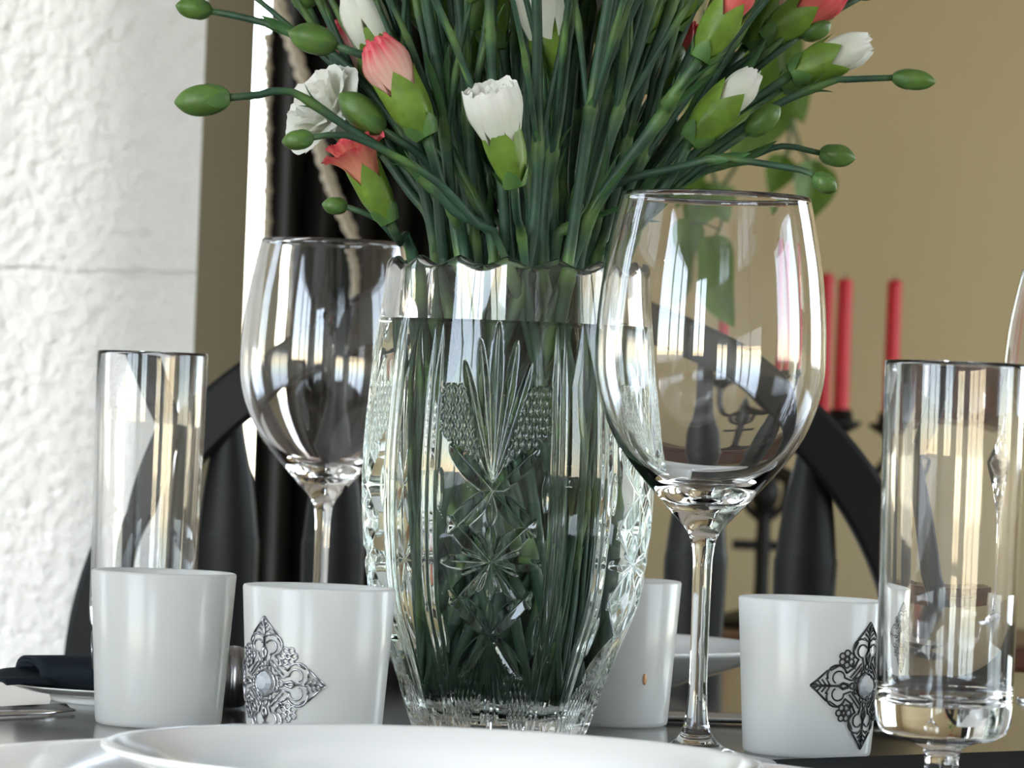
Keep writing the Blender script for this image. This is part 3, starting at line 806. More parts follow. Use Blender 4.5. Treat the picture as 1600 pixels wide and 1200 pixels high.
def cut_depth(th, z):
    """depth (mm) of the wheel cutting at angle th and height z (arrays)"""
    per = 2 * PI / 5
    a0 = -PI / 2 - math.radians(6)
    s = ((th - a0 + per / 2) % per - per / 2) * 59.0
    t = z - 72.5
    D = np.zeros_like(s)
    def arm(cx, cy_, ang, L, w, dep, base=0.0):
        nonlocal D
        c, n = math.cos(ang), math.sin(ang)
        u = (s - cx) * c + (t - cy_) * n; v = -(s - cx) * n + (t - cy_) * c
        k = (u - base) / (L - base)
        ww = w * np.sqrt(np.clip(1 - (2 * k - 1) ** 2, 0, 1)) * np.where(k < 0.5, 1.0, 1.0)
        ww = np.maximum(ww, 1e-6)
        d = dep * (ww / w) * np.clip(1 - np.abs(v) / ww, 0, 1)
        D = np.maximum(D, np.where((k > 0) & (k < 1), d, 0))
    R_ = math.radians
    # three stars in a column
    for cy_ in (0, 28.5, -29.0):
        for k in range(4): arm(0, cy_, R_(45 + 90 * k), 25, 3.9, 2.9, -1.5)
    for k in range(8): arm(0, 0, R_(22.5 + 45 * k), 12.5, 1.5, 1.5)
    for k in range(2): arm(0, 0, R_(180 * k), 21, 3.0, 2.0, -1)
    for k in range(2): arm(0, 0, R_(90 + 180 * k), 15, 2.2, 1.8, -1)
    for sy, cy_ in ((1, 28.5), (-1, -29.0)):
        arm(0, cy_, R_(-90 * sy), 13.5, 2.0, 1.7, -1)
        Lf = 66 if sy > 0 else 42
        for k, a in enumerate((0, 7.5, -7.5, 15.5, -15.5)):
            arm(0, cy_ + sy * 1.5, R_(90 * sy + a), Lf - abs(a) * 0.9, 2.6, 2.1)
        for sx in (1, -1): arm(sx * 21.5, cy_, R_(90), 8, 1.6, 1.4, -8)
        # lattice between fan and panel edge
        tt = (t - cy_) * sy
        reg = (tt > np.abs(s) * 0.95 + 2) & (np.abs(s) > tt * 0.30 + 1.0) & (np.abs(s) < 22.5) & (tt < (42 if sy > 0 else 44))
        for sg in (1, -1):
            q_ = (s + sg * t * 0.40) / 2.7
            fr = np.abs(q_ - np.round(q_)) * 2
            D = np.maximum(D, np.where(reg, 0.85 * np.clip(1 - fr / 0.42, 0, 1), 0))
    # framing ribs of the panel and flutes between panels
    fade = np.clip((z - 1) / 8, 0, 1) * np.clip((170 - z) / 26, 0, 1)
    for sc, w, dp in ((24.6, 2.0, 1.3), (28.4, 1.5, 0.9)):
        d = dp * fade * np.clip(1 - np.abs(np.abs(s) - sc) / (w * np.maximum(fade, 0.05)), 0, 1)
        D = np.maximum(D, d)
    sm = np.abs(np.abs(s) - 37.06)          # middle of the plain gap
    D = np.maximum(D, 0.7 * fade * np.clip(1 - (sm / (5.8 * np.maximum(fade, 0.05))) ** 2, 0, 1))
    # soft flutes under the scalloped rim
    top = np.clip((z - 158) / 30, 0, 1)
    D = D + 0.55 * top * (0.5 - 0.5 * np.cos(16 * (th + 0.07)))
    return D
th = np.arange(NTH) * 2 * PI / NTH
zz = np.linspace(0, 1, NZ)
TH, ZU = np.meshgrid(th, zz)
scal = 3.6 * np.abs(np.sin(8 * (TH + 0.07))) ** 1.4            # scalloped lip: lower between the points
ztop = HV - scal
Zm = ZU * HV - np.clip((ZU - 0.86) / 0.14, 0, 1) * scal
Rm = prof_r(Zm) - cut_depth(TH, Zm)
lipround = np.clip((ZU - 0.985) / 0.015, 0, 1)
Rm = Rm - 1.2 * lipround ** 2
WL_Z = (P(790, 507, VY).z) * 1000.0
IN_B = 8.0
def inner_r(z):
    z = np.asarray(z, float)
    r = prof_r(z) - 5.6 + np.clip((z - 165) / 30, 0, 1) * 1.6
    k = np.clip((z - IN_B) / 8.0, 0, 1)
    return r * np.sqrt(np.clip(1 - (1 - k) ** 2.6, 0, 1))
verts = [np.stack([Rm * np.cos(TH), Rm * np.sin(TH), Zm], -1).reshape(-1, 3)]
nrow = NZ
def add_ring(r, z):
    global nrow
    verts.append(np.stack([r * np.cos(th), r * np.sin(th), z], -1)); nrow += 1
sc1 = ztop[0]
add_ring(prof_r(HV) - 2.6 + 0 * th, sc1 + 0.35)
add_ring(inner_r(HV) + 0.5 + 0 * th, sc1 + 0.1)
for k in range(1, 26):
    t_ = k / 25.0
    zc_ = (HV - scal[0] - 1.0) * (1 - t_) + WL_Z * t_
    add_ring(inner_r(zc_), zc_ + 0 * th)
V = np.concatenate(verts) / 1000.0
idx = np.arange(nrow * NTH).reshape(nrow, NTH)
a = idx[:-1]; b = np.roll(a, -1, axis=1); c_ = np.roll(idx[1:], -1, axis=1); d_ = idx[1:]
Q = np.stack([a, b, c_, d_], -1).reshape(-1, 4)
def np_mesh(name, V, Q):
    me = bpy.data.meshes.new(name)
    me.vertices.add(len(V)); me.vertices.foreach_set('co', V.astype(np.float32).ravel())
    me.loops.add(Q.size); me.loops.foreach_set('vertex_index', Q.astype(np.int32).ravel())
    me.polygons.add(len(Q)); me.polygons.foreach_set('loop_start', np.arange(0, Q.size, 4, dtype=np.int32))
    me.polygons.foreach_set('use_smooth', np.ones(len(Q), dtype=bool))
    me.update(calc_edges=True); me.validate()
    return me
# bottom: close the base with rings to the centre
base_rings = []
for k in range(1, 7):
    r = (prof_r(0) - 0.0) * (1 - k / 6.0) + 0.01; base_rings.append(np.stack([r * np.cos(th), r * np.sin(th), 0.6 * min(1, k / 2) + 0 * th], -1) / 1000.0)
nb = len(V)
V2 = np.concatenate([V] + base_rings)
prev = idx[0]
extra = []
for k in range(6):
    cur_ = nb + k * NTH + np.arange(NTH)
    extra.append(np.stack([prev, cur_, np.roll(cur_, -1), np.roll(prev, -1)], -1)); prev = cur_
Q2 = np.concatenate([Q] + extra)
vase_me = np_mesh('crystal_vase', V2, Q2)
vase = obj('crystal_vase', vase_me, 'crystal', None, (VX, VY, 0.0002))
tag(vase, 'cut crystal vase with star pattern and scalloped rim holding carnations', 'vase')

# water: its side surface is the wall of the glass below the water line
wz = [WL_Z - (WL_Z - IN_B) * (1 - math.cos(PI / 2 * k / 60)) ** 0.9 if False else WL_Z - (WL_Z - IN_B) * (k / 60.0) for k in range(61)]
wz = [z for z in wz if z > IN_B + 0.05]
extra_z = [IN_B + 1.2, IN_B + 0.5, IN_B + 0.15, IN_B + 0.04]
wz = sorted(set(wz + extra_z), reverse=True)
rows = [np.stack([float(inner_r(z)) * np.cos(th), float(inner_r(z)) * np.sin(th), z + 0 * th], -1) for z in wz]
rows.append(np.stack([0.02 * np.cos(th), 0.02 * np.sin(th), IN_B + 0 * th], -1))
ns = len(rows)
V3 = np.concatenate(rows) / 1000.0
idw = np.arange(ns * NTH).reshape(ns, NTH)
a = idw[:-1]; d2 = np.roll(a, -1, axis=1); c2 = np.roll(idw[1:], -1, axis=1); b2 = idw[1:]
Qs = np.stack([a, b2, c2, d2], -1).reshape(-1, 4)
tops = []; prev = idw[0]; Vt = []
for k in range(1, 9):
    r = float(inner_r(WL_Z)) * (1 - k / 8.0) + 0.02
    lift = 0.0
    Vt.append(np.stack([r * np.cos(th), r * np.sin(th), WL_Z - 0.35 * min(1, k / 1.0) + 0 * th], -1) / 1000.0)
    cur_ = ns * NTH + (k - 1) * NTH + np.arange(NTH)
    tops.append(np.stack([prev, np.roll(prev, -1), np.roll(cur_, -1), cur_], -1)); prev = cur_
water_me = np_mesh('water', np.concatenate([V3] + Vt), np.concatenate([Qs] + tops))
water_me.materials.append(MATS['water_in_crystal']); water_me.materials.append(MATS['water_top'])
mi = np.zeros(len(water_me.polygons), dtype=np.int32); mi[len(Qs):] = 1
water_me.polygons.foreach_set('material_index', mi); water_me.update()
water = obj('water', water_me, None, None, (VX, VY, 0.0002))
tag(water, 'clear water filling the crystal vase around the stems', 'water')

# tiny air bubbles clinging in the water
m = MB()
for k in range(260):
    a = -PI / 2 + rnd.gauss(-0.35, 0.75); z = rnd.choice([rnd.uniform(100, 165), rnd.uniform(60, 165), rnd.uniform(25, 165)])
    r = float(inner_r(z)) - rnd.uniform(0.6, 2.0); s = rnd.uniform(0.15, 0.34)
    cpos = (r * math.cos(a), r * math.sin(a), z)
    m.lathe([(0, -s), (s * .87, -s * .5), (s * .87, s * .5), (0, s)], 6, cpos)
me = new_mesh('air_bubbles', [v_ / 1000.0 for v_ in m.v], m.f)
o = obj('air_bubbles', me, 'bubble', None, (VX, VY, 0.0002))
tag(o, 'tiny air bubbles clinging inside the vase water', 'bubbles', kind='stuff')

# ------------------------------------------------------------------ carnations
def set_tint(me, vals):
    ca = me.color_attributes.new('tint', 'FLOAT_COLOR', 'POINT')
    arr = np.ones((len(me.vertices), 4), np.float32); arr[:, :3] = np.asarray(vals, np.float32)[:, None]
    ca.data.foreach_set('color', arr.ravel())

def calyx_mesh(L, R, teeth=5):
    """green tube with pointed teeth; base at z = 0"""
    n, k = 30, 12; v = []; f = []
    for j in range(k + 1):
        t = j / k
        r = R * (0.42 + 0.52 * math.sin(min(1, t / 0.75) * PI / 2) + 0.05 * t)
        for i in range(n):
            a = 2 * PI * i / n
            tooth = abs(((i / n * teeth) % 1) - 0.5) * 2
            ztop = L * (0.70 + 0.30 * (1 - tooth) ** 0.9)
            rr = r * (1 + 0.02 * math.cos(a * 10))
            if t > 0.8: rr *= 1 + 0.05 * (t - 0.8) * 5 * (1 - tooth)
            v.append((rr * math.cos(a), rr * math.sin(a), t * ztop))
    for j in range(k):
        for i in range(n):
            i2 = (i + 1) % n; f.append((j * n + i, j * n + i2, (j + 1) * n + i2, (j + 1) * n + i))
    f.append(tuple(reversed(range(n))))
    return new_mesh('calyx', v, f)
BUDP = [(0.32, 0), (0.64, 0.09), (0.87, 0.25), (0.99, 0.45), (0.93, 0.65), (0.70, 0.82), (0.34, 0.94), (0.08, 0.995)]
def bud_mesh(L, R):
    prof = [(R * a_, L * b_) for a_, b_ in BUDP] + [(0, L)]
    n = 24; pp = smooth_prof(prof, 4); v = []; f = []
    for j, (r, z) in enumerate(pp):
        for i in range(n):
            a = 2 * PI * i / n
            rr = r * (1 + 0.035 * math.cos(5 * a + z / L * 1.4) * (0.3 + z / L)); v.append((rr * math.cos(a), rr * math.sin(a), z))
    for j in range(len(pp) - 1):
        for i in range(n): f.append((j * n + i, j * n + (i + 1) % n, (j + 1) * n + (i + 1) % n, (j + 1) * n + i))
    f.append(tuple(reversed(range(n))))
    return new_mesh('bud', v, f)
def bract_mesh(L, R, full=None):
    """one scale that hugs the base of the calyx, facing +x"""
    v = []; f = []; nu, nv = 6, 6
    for j in range(nv + 1):
        t = j / nv
        for i in range(nu + 1):
            s = -1 + 2 * i / nu
            hw = 0.85 * (1 - t ** 1.5) + 0.02
            r = R * (0.50 + 0.40 * math.sin(min(1, t * L / 0.011) * PI / 2)) + 0.0004
            if full: r = R * float(np.interp(t * L / full, [b_ for a_, b_ in BUDP], [a_ for a_, b_ in BUDP])) * 1.03 + 0.0002
            v.append((r * math.cos(s * hw), r * math.sin(s * hw), t * L - 0.0003))
    for j in range(nv):
        for i in range(nu):
            a = j * (nu + 1) + i; f.append((a, a + 1, a + nu + 2, a + nu + 1))
    return new_mesh('bract', v, f)
def petal_mesh(rs, zs_, hw, ruffle, kf, seed, drop=0.10):
    """one petal at azimuth 0: radius / height control lists (mm), half angle hw"""
    r_ = random.Random(seed); v = []; f = []; tn = []
    nu, nv = 14, 10; p1, p2 = r_.uniform(0, 6), r_.uniform(0, 6)
    pr = np.array([(a, b) for a, b in smooth_prof(list(zip(rs, zs_)), 4)])
    tt = np.linspace(0, 1, len(pr))
    for j in range(nv + 1):
        t = j / nv
        r = np.interp(t, tt, pr[:, 0]); z = np.interp(t, tt, pr[:, 1])
        for i in range(nu + 1):
            s = -1 + 2 * i / nu
            w = hw * (0.30 + 0.70 * math.sin(min(1, t * 1.25) * PI / 2))
            e = t ** 3
            z2 = z - (abs(s) ** 3) * e * abs(zs_[-1] - zs_[0]) * drop + ruffle * e * math.sin(kf * s + p1) + 0.35 * e * math.sin(19 * s + p2) * ruffle
            r2 = r + ruffle * 1.1 * e * math.cos(kf * 1.15 * s + p2) - 0.4 * abs(s) * t
            v.append((r2 * math.cos(s * w) / 1000, r2 * math.sin(s * w) / 1000, z2 / 1000))
            tn.append(min(1.0, max(0.0, 0.06 + 0.92 * t ** 2.6 + 0.22 * math.sin(13 * s + p1) * t + 0.25 * abs(s) ** 6 * t)))
    for j in range(nv):
        for i in range(nu):
            a = j * (nu + 1) + i; f.append((a, a + 1, a + nu + 2, a + nu + 1))
    me = new_mesh('petal', v, f); set_tint(me, tn); return me
HEADS = {   # layers: (count, radii, heights, half angle, ruffle, frequency)
    'barrel': [(7, (5.5, 9.0, 11.3, 10.6), (-7, 3, 11, 19), 0.62, 0.45, 6), (6, (4, 7, 9, 8.6), (-6, 4, 11, 18.5), 0.7, 1.0, 7), (5, (2, 4, 6, 6), (-4, 5, 11, 17), 0.8, 1.1, 7), (4, (1, 2, 3, 3.4), (-4, 5, 10, 16), 0.9, 0.9, 6)],
    'cone': [(5, (5.5, 7.0, 6.8, 4.2), (-7, 3, 10, 15.5), 0.80, 0.4, 5), (4, (4, 5.4, 5.2, 3.0), (-6, 3, 10, 16.5), 0.9, 0.5, 5), (3, (2, 3, 3, 1.5), (-4, 3, 10, 15.5), 1.1, 0.4, 5)],
    'open': [(7, (5, 7.5, 14, 20.5), (-7, 5, 11, 11.5), 0.64, 0.5, 4), (7, (4.5, 7, 12, 17), (-7, 6, 13, 15.5), 0.66, 0.6, 4), (6, (4, 6, 9, 12.5), (-6, 7, 14.5, 19), 0.68, 0.8, 5), (5, (3, 4.5, 6, 7.5), (-6, 7, 14, 20), 0.75, 1.6, 6), (4, (1, 2, 3, 3.5), (-4, 6, 13, 19), 0.9, 1.2, 6)],
    'half': [(6, (5.5, 8.2, 9.2, 6.4), (-7, 4, 11, 17.5), 0.72, 0.55, 5), (5, (4, 6.5, 7.4, 4.6), (-6, 4, 12, 19), 0.8, 0.8, 6), (5, (3, 4.5, 5.2, 2.6), (-6, 4, 12, 19.5), 0.85, 0.8, 6), (3, (1, 1.8, 2.4, 2.2), (-4, 4, 11, 18), 1.0, 1.0, 6)],
    'loose': [(5, (5, 7.5, 11.5, 15), (-7, 5, 11, 14), 0.70, 0.8, 4), (5, (4, 6, 8.5, 10.5), (-6, 6, 13, 18), 0.75, 1.0, 5), (4, (2.5, 4, 5, 5.5), (-5, 6, 13, 18), 0.9, 1.3, 6)],
}
PCACHE = {}
def petals_for(kind, material):
    key = (kind, material)
    if key not in PCACHE:
        lst = []
        for li, (n, rs, zs_, hw, ru, kf) in enumerate(HEADS[kind]):
            for vv_ in range(2):
                me = petal_mesh(rs, zs_, hw, ru, kf, 100 * li + vv_ + len(kind)); me.materials.append(MATS[material]); lst.append((li, me))
        PCACHE[key] = lst
    return PCACHE[key]
BR = {}
def shared(key, fn, material):
    if key not in BR:
        me = fn(); me.materials.append(MATS[material]); BR[key] = me
    return BR[key]
def leaf_blade(L, w, bend):
    v = []; f = []; n = 9
    for j in range(n + 1):
        t = j / n; hw = w * (0.75 + 0.6 * t) * (1 - t ** 2.4) + 0.00015
        x = bend * L * t * t
        for s, dx in ((-1, 0.5), (-0.5, 0.2), (0, 0), (0.5, 0.2), (1, 0.5)): v.append((x - dx * hw * 0.8, s * hw, t * L))
    for j in range(n):
        for i in range(4): a = j * 5 + i; f.append((a, a + 1, a + 6, a + 5))
    return new_mesh('leaf', v, f)

def frame(z, roll=0.0):
    return Vector(z).normalized().to_track_quat('Z', 'Y').to_matrix().to_4x4() @ Matrix.Rotation(roll, 4, 'Z')
def put(name, me, parent, org, p, zdir, roll, s=1.0):
    o = obj(name, me, None, parent)
    o.matrix_basis = Matrix.Translation(Vector(p) - org) @ frame(zdir, roll) @ Matrix.Scale(s, 4)
    return o
def add_head(root, org, base, tip, kind, material=None, calyxL=0.022, R=0.0078, s=1.0):
    z = (Vector(tip) - Vector(base)).normalized(); roll = rnd.uniform(0, 6)
    if kind == 'bud':
        L = (Vector(tip) - Vector(base)).length
        me = bud_mesh(L, R); me.materials.append(MATS['bud_green'])
        b = put('bud', me, root, org, base, z, roll)
        bm_ = shared(('bract', round(R, 4), round(L, 4)), lambda: bract_mesh(L * 0.42, R, L), 'bract_green')
        for k in range(4):
            o = obj('bract', bm_, None, b); o.matrix_basis = Matrix.Rotation(k * PI / 2 + 0.3, 4, 'Z') @ Matrix.Scale(1 + 0.012 * (k % 2), 4)
        return
    me = shared(('calyx', round(calyxL, 4), round(R, 4)), lambda: calyx_mesh(calyxL, R), 'calyx_green')
    cx = put('calyx', me, root, org, base, z, roll)
    bm_ = shared(('bract', round(R, 4)), lambda: bract_mesh(0.0080, R), 'bract_green')
    for k in range(4):
        o = obj('bract', bm_, None, cx); o.matrix_basis = Matrix.Rotation(k * PI / 2 + 0.3, 4, 'Z') @ Matrix.Scale(1 + 0.012 * (k % 2), 4)
    if material:
        lst = petals_for(kind, material)
        top = Vector(base) + z * calyxL * 0.80
        for li, (n, rs, zs_, hw, ru, kf) in enumerate(HEADS[kind]):
            meshes = [mm for l, mm in lst if l == li]
            for k in range(n):
                put('petal', meshes[k % 2], root, org, top, z, roll + li * 0.5 + 2 * PI * k / n + rnd.uniform(-0.08, 0.08), s * (1 + rnd.uniform(-0.035, 0.05)))

def stem_tube(root, org, pts, r0, r1, nodes=(), name='stem', step=0.005):
    """pts from the top down; radius r0 at the head, r1 low; nodes = arc lengths of joints"""
    sp = spline(pts, step); L = [0.0]
    for i in range(1, len(sp)): L.append(L[-1] + (sp[i] - sp[i - 1]).length)
    rad = []; tint = []
    for l in L:
        k = min(1, l / 0.14); r = r0 + (r1 - r0) * k; tn = 0.06
        for nd in nodes:
            d = l - nd
            r *= 1 + 0.38 * math.exp(-(d / 0.0045) ** 2)
            tn = max(tn, 0.65 * math.exp(-((d + 0.004) / 0.008) ** 2))
        if l < 0.012: tn = max(tn, 0.35 * (1 - l / 0.012))
        rad.append(r); tint.append(tn)
    m = MB().tube([p - org for p in sp], rad, 8)
    me = m.mesh(name); me.materials.append(MATS['stem_green'])
    set_tint(me, np.repeat(tint, 8))
    obj(name, me, None, root)
    return sp, L
def at_len(sp, L, l):
    for i in range(1, len(sp)):
        if L[i] >= l:
            return sp[i], (sp[i - 1] - sp[i]).normalized(), i
    return sp[-1], (sp[-2] - sp[-1]).normalized(), len(sp) - 1
USED = []
def neck_spot(x, y):
    r = math.hypot(x, y)
    x, y = x * 1.12, y * 1.12; r = math.hypot(x, y)
    if r > 0.0445: x, y = x * 0.0445 / r, y * 0.0445 / r
    return x, y
def carnation(label, kind, tip, pts, dd, material=None, r0=0.0012, r1=0.0021, calyxL=0.022, R=0.0078, s=1.0, nodes=None, tipdd=0.0, group=None, neckdd=None, extra=0, heads=True):
    """pixel tip of the head, pixel points of the stem from the head downwards (last one near the vase lip)"""
    n = len(pts)
    ndd = neckdd if neckdd is not None else max(-0.03, min(0.03, dd * 0.45))
    P3 = []
    for i, (x, y) in enumerate(pts):
        k = min(1, max(0, (y - pts[0][1]) / max(1.0, 405 - pts[0][1])))
        k = max(k, i / (n - 1) * 0.9) if n > 1 else k
        P3.append(P(x, y, VY + dd * (1 - k) + ndd * k))
    last = P3[-1]
    nx_, ny_ = neck_spot(last.x - VX, last.y - VY)
    P3[-1] = Vector((VX + nx_, VY + ny_, max(0.196, last.z)))
    an = math.atan2(-ny_, -nx_) + rnd.gauss(0, 1.1); rb = 0.033 * math.sqrt(rnd.uniform(0.15, 1))
    bx, by = rb * math.cos(an), rb * math.sin(an)
    bot = Vector((VX + bx, VY + by, 0.0145 + rnd.uniform(0, 0.010)))
    mid = P3[-1].lerp(bot, 0.5); mr = math.hypot(mid.x - VX, mid.y - VY); tr = rnd.uniform(0.020, 0.046)
    if mr < tr:
        k = 0.55 * (tr / max(mr, 0.004) - 1); k = min(k, 2.5)
        mid.x += (mid.x - VX) * k; mid.y += (mid.y - VY) * k
    P3 += [mid, bot]
    root = empty('carnation', bot, label, 'flower', group or 'carnations in the crystal vase')
    T = P(tip[0], tip[1], VY + dd + tipdd)
    tot = sum((P3[i] - P3[i + 1]).length for i in range(len(P3) - 1))
    if nodes is None:
        nodes = [rnd.uniform(0.035, 0.06)]
        while nodes[-1] + 0.075 < tot - 0.02: nodes.append(nodes[-1] + rnd.uniform(0.045, 0.075))
    sp, L = stem_tube(root, bot, P3, r0, r1, nodes)
    if heads: add_head(root, bot, P3[0], T, kind, material, calyxL, R, s)
    for nd in nodes:
        p, d, i = at_len(sp, L, nd)
        k = min(1, nd / 0.14); rr = r0 + (r1 - r0) * k
        inside = p.z < 0.20
        ro = rnd.uniform(0, 6)
        for side in (0, 1):
            ll = rnd.choice([0.010, 0.013, 0.018, 0.024, 0.030, 0.038]) if not inside else rnd.choice([0.008, 0.010])
            me = shared(('blade', round(ll, 3)), lambda: leaf_blade(ll, 0.0016 + 0.035 * ll, 0.10 + 0.2 * rnd.random()), 'leaf_green')
            q = frame(d, ro + side * PI)
            off = (q @ Vector((rr * 0.75, 0, 0)))
            o = obj('leaf', me, None, root); o.matrix_basis = Matrix.Translation(p + off - bot) @ q
    for e in range(extra):           # short side shoots with a bud
        nd = [x for x in nodes if at_len(sp, L, x)[0].z > 0.225]
        if not nd: break
        p, d, i = at_len(sp, L, nd[(e * 2 + 1) % len(nd)] if len(nd) > 1 else nd[0])
        sd = (frame(d, rnd.uniform(0, 6)) @ Vector((1, 0, 0)))
        LL = rnd.uniform(0.05, 0.12)
        e1_ = p + d * LL * 0.5 + sd * LL * 0.13; e2_ = p + d * LL + sd * LL * rnd.uniform(0.22, 0.34)
        stem_tube(root, bot, [e2_, e1_, p], 0.0011, 0.0015, [LL * 0.55], 'side_shoot')
        dr = (e2_ - e1_).normalized()
        add_head(root, bot, e2_, e2_ + dr * 0.017, 'bud', None, R=0.0050)
    return root

# buds on long stalks
carnation('green bud reaching furthest into the top left corner', 'bud', (274, 8), [(329, 17), (380, 27), (455, 50), (540, 100), (640, 225), (700, 330), (735, 405)], 0.03, R=0.0046, r0=0.0014)
carnation('plump green bud in front of the curtain near the top', 'bud', (451, 50), [(524, 71), (610, 103), (655, 142), (735, 298), (775, 405)], -0.03, R=0.0062, r0=0.0016)
carnation('large oval green bud against the white plaster wall', 'bud', (272, 160), [(358, 152), (405, 148), (455, 143), (545, 200), (640, 262), (710, 330), (775, 405)], -0.06, R=0.0064, r0=0.0015)
carnation('small green bud below the open white carnation', 'bud', (440, 222), [(488, 215), (540, 211), (620, 245), (690, 290), (745, 350), (790, 405)], -0.07, R=0.0040, r0=0.0012)
carnation('green bud right of the open white carnation', 'bud', (530, 146), [(598, 203), (660, 246), (700, 310), (740, 405)], -0.035, R=0.0064, r0=0.0017)
carnation('tiny pale green bud just above the left wine glass', 'bud', (503, 319), [(541, 323), (590, 342), (615, 372), (655, 410)], -0.02, R=0.0036, r0=0.0012)
carnation('green bud reaching furthest to the right', 'bud', (1463, 128), [(1396, 121), (1320, 124), (1300, 127), (1210, 166), (1100, 245), (1000, 340), (930, 405)], 0.02, R=0.0044, r0=0.0013)
carnation('green bud above the lowest bud at right', 'bud', (1337, 248), [(1282, 239), (1222, 228), (1170, 246), (1085, 275), (990, 340), (905, 410)], 0.04, R=0.0049, r0=0.0012)
carnation('lowest small green bud above the right wine glass rim', 'bud', (1307, 298), [(1272, 275), (1250, 265), (1130, 248), (1075, 258), (965, 287), (900, 350), (860, 405)], -0.03, R=0.0041, r0=0.0013)
carnation('pointed green bud right of the white opening bud', 'bud', (1219, 166), [(1168, 207), (1120, 240), (1050, 300), (960, 385), (925, 410)], 0.0, R=0.0052, r0=0.0014)
# opening and open flowers
carnation('white carnation opening at far right of the bouquet', 'cone', (1330, 78), [(1236, 116), (1150, 180), (1050, 280), (960, 405)], 0.03, 'petal_white', r0=0.0019, calyxL=0.0235, R=0.0088, s=1.05)
carnation('white opening carnation above the right wine glass', 'cone', (1168, 128), [(1078, 222), (1040, 290), (980, 360), (940, 405)], -0.01, 'petal_white', r0=0.0019, calyxL=0.029, R=0.0090, s=1.0)
carnation('carnation with red petal tips at the top right', 'half', (1160, -20), [(1094, 93), (1045, 160), (1040, 175), (945, 300), (885, 405)], -0.05, 'petal_red', r0=0.0024, r1=0.0027, calyxL=0.0275, R=0.0080, s=0.8, nodes=[0.021, 0.034, 0.085, 0.14])
carnation('white carnation at the top centre cut by the picture edge', 'barrel', (854, 20), [(866, 122), (868, 200), (865, 300), (862, 405)], -0.02, 'petal_white', r0=0.0022, calyxL=0.0265, R=0.0088, s=1.28)
carnation('white cup shaped carnation at the centre front', 'barrel', (781, 200), [(804, 290), (808, 340), (817, 410)], -0.075, 'petal_white', r0=0.0016, calyxL=0.0265, R=0.0082, s=1.02, tipdd=-0.006)
carnation('pink carnation with rolled petals left of centre', 'half', (610, 110), [(667, 213), (690, 290), (715, 350), (735, 405)], -0.045, 'petal_pink', r0=0.0021, calyxL=0.0285, R=0.0092, s=1.08)
carnation('white tapering carnation behind the pink one', 'cone', (567, 20), [(606, 108), (650, 220), (690, 330), (705, 405)], 0.0, 'petal_white', r0=0.0019, calyxL=0.019, R=0.0086, s=1.35)
carnation('fully open white carnation at the left', 'open', (520, 180), [(592, 232), (640, 300), (680, 350), (700, 405)], 0.03, 'petal_white', r0=0.002, calyxL=0.024, R=0.0078, s=1.08, tipdd=-0.012)
carnation('coral carnation with frilled edge below the open white one', 'loose', (558, 243), [(609, 346), (625, 378), (655, 410)], -0.03, 'petal_coral', r0=0.0020, calyxL=0.0265, R=0.0072, s=0.90, tipdd=-0.004)
carnation('pale pink carnation mostly hidden behind the plump bud', 'half', (555, 85), [(602, 152), (640, 230), (690, 330), (715, 405)], 0.04, 'petal_pink', r0=0.002, calyxL=0.022, R=0.0080)
carnation('green calyx carnation at the top just left of centre', 'half', (764, -20), [(772, 76), (790, 200), (800, 405)], 0.0, 'petal_white', r0=0.0021, calyxL=0.0265, R=0.0086)
carnation('green calyx carnation at the top right of centre', 'half', (966, -10), [(954, 110), (935, 250), (900, 405)], 0.03, 'petal_white', r0=0.0021, calyxL=0.028, R=0.0085)
carnation('carnation calyx leaning right behind the red tipped one', 'half', (1075, -60), [(1050, 45), (960, 220), (900, 405)], 0.04, 'petal_pink', r0=0.0021, calyxL=0.026, R=0.0082)
carnation('dark green calyx at upper right beside the red tips', 'half', (1268, 10), [(1196, 64), (1080, 200), (940, 405)], 0.05, 'petal_red', r0=0.0019, calyxL=0.026, R=0.0085)
carnation('red petalled carnation deep inside the bouquet at left', 'half', (728, 40), [(745, 120), (770, 260), (790, 405)], 0.06, 'petal_red', r0=0.0019, calyxL=0.020, R=0.0078)
carnation('red petalled carnation deep inside the bouquet at right', 'half', (1055, 75), [(1020, 150), (940, 280), (880, 405)], 0.07, 'petal_red', r0=0.0019, calyxL=0.020, R=0.0078)
carnation('carnation calyx at the upper edge left of centre', 'half', (650, -30), [(672, 45), (710, 180), (770, 405)], 0.03, 'petal_pink', r0=0.0019, calyxL=0.024, R=0.0082)
carnation('thin bud stalk leaving the picture at the top right', 'bud', (1395, -45), [(1345, -5), (1290, 25), (1200, 72), (1100, 150), (960, 340), (920, 405)], 0.06, R=0.0044, r0=0.0014)
carnation('leafy green shoot at the top edge left of the white bud', 'bud', (470, -25), [(482, 12), (520, 90), (600, 215), (685, 345), (705, 405)], 0.04, R=0.0060, r0=0.0017, extra=3)
carnation('bud stalk leaving the picture at the top left', 'bud', (420, -50), [(452, -12), (505, 60), (600, 205), (690, 385), (700, 405)], 0.05, R=0.0053, r0=0.0017, extra=1)
carnation('dark green calyx behind the white bud at upper right', 'half', (1222, 5), [(1165, 72), (1090, 170), (920, 405)], 0.06, 'petal_pink', r0=0.0019, calyxL=0.026, R=0.0085)
carnation('leafy green bud above the white bud at far right', 'bud', (1299, 36), [(1252, 54), (1180, 110), (1080, 210), (930, 405)], 0.05, R=0.0049, r0=0.0014)
carnation('fat green calyx tucked under the white bud at far right', 'bud', (1280, 98), [(1222, 138), (1120, 210), (950, 400)], 0.045, R=0.0069, r0=0.0017)
carnation('green calyx at the upper edge above the centre white flower', 'half', (700, -30), [(706, 62), (735, 200), (775, 405)], 0.05, 'petal_white', r0=0.0019, calyxL=0.025, R=0.0084)
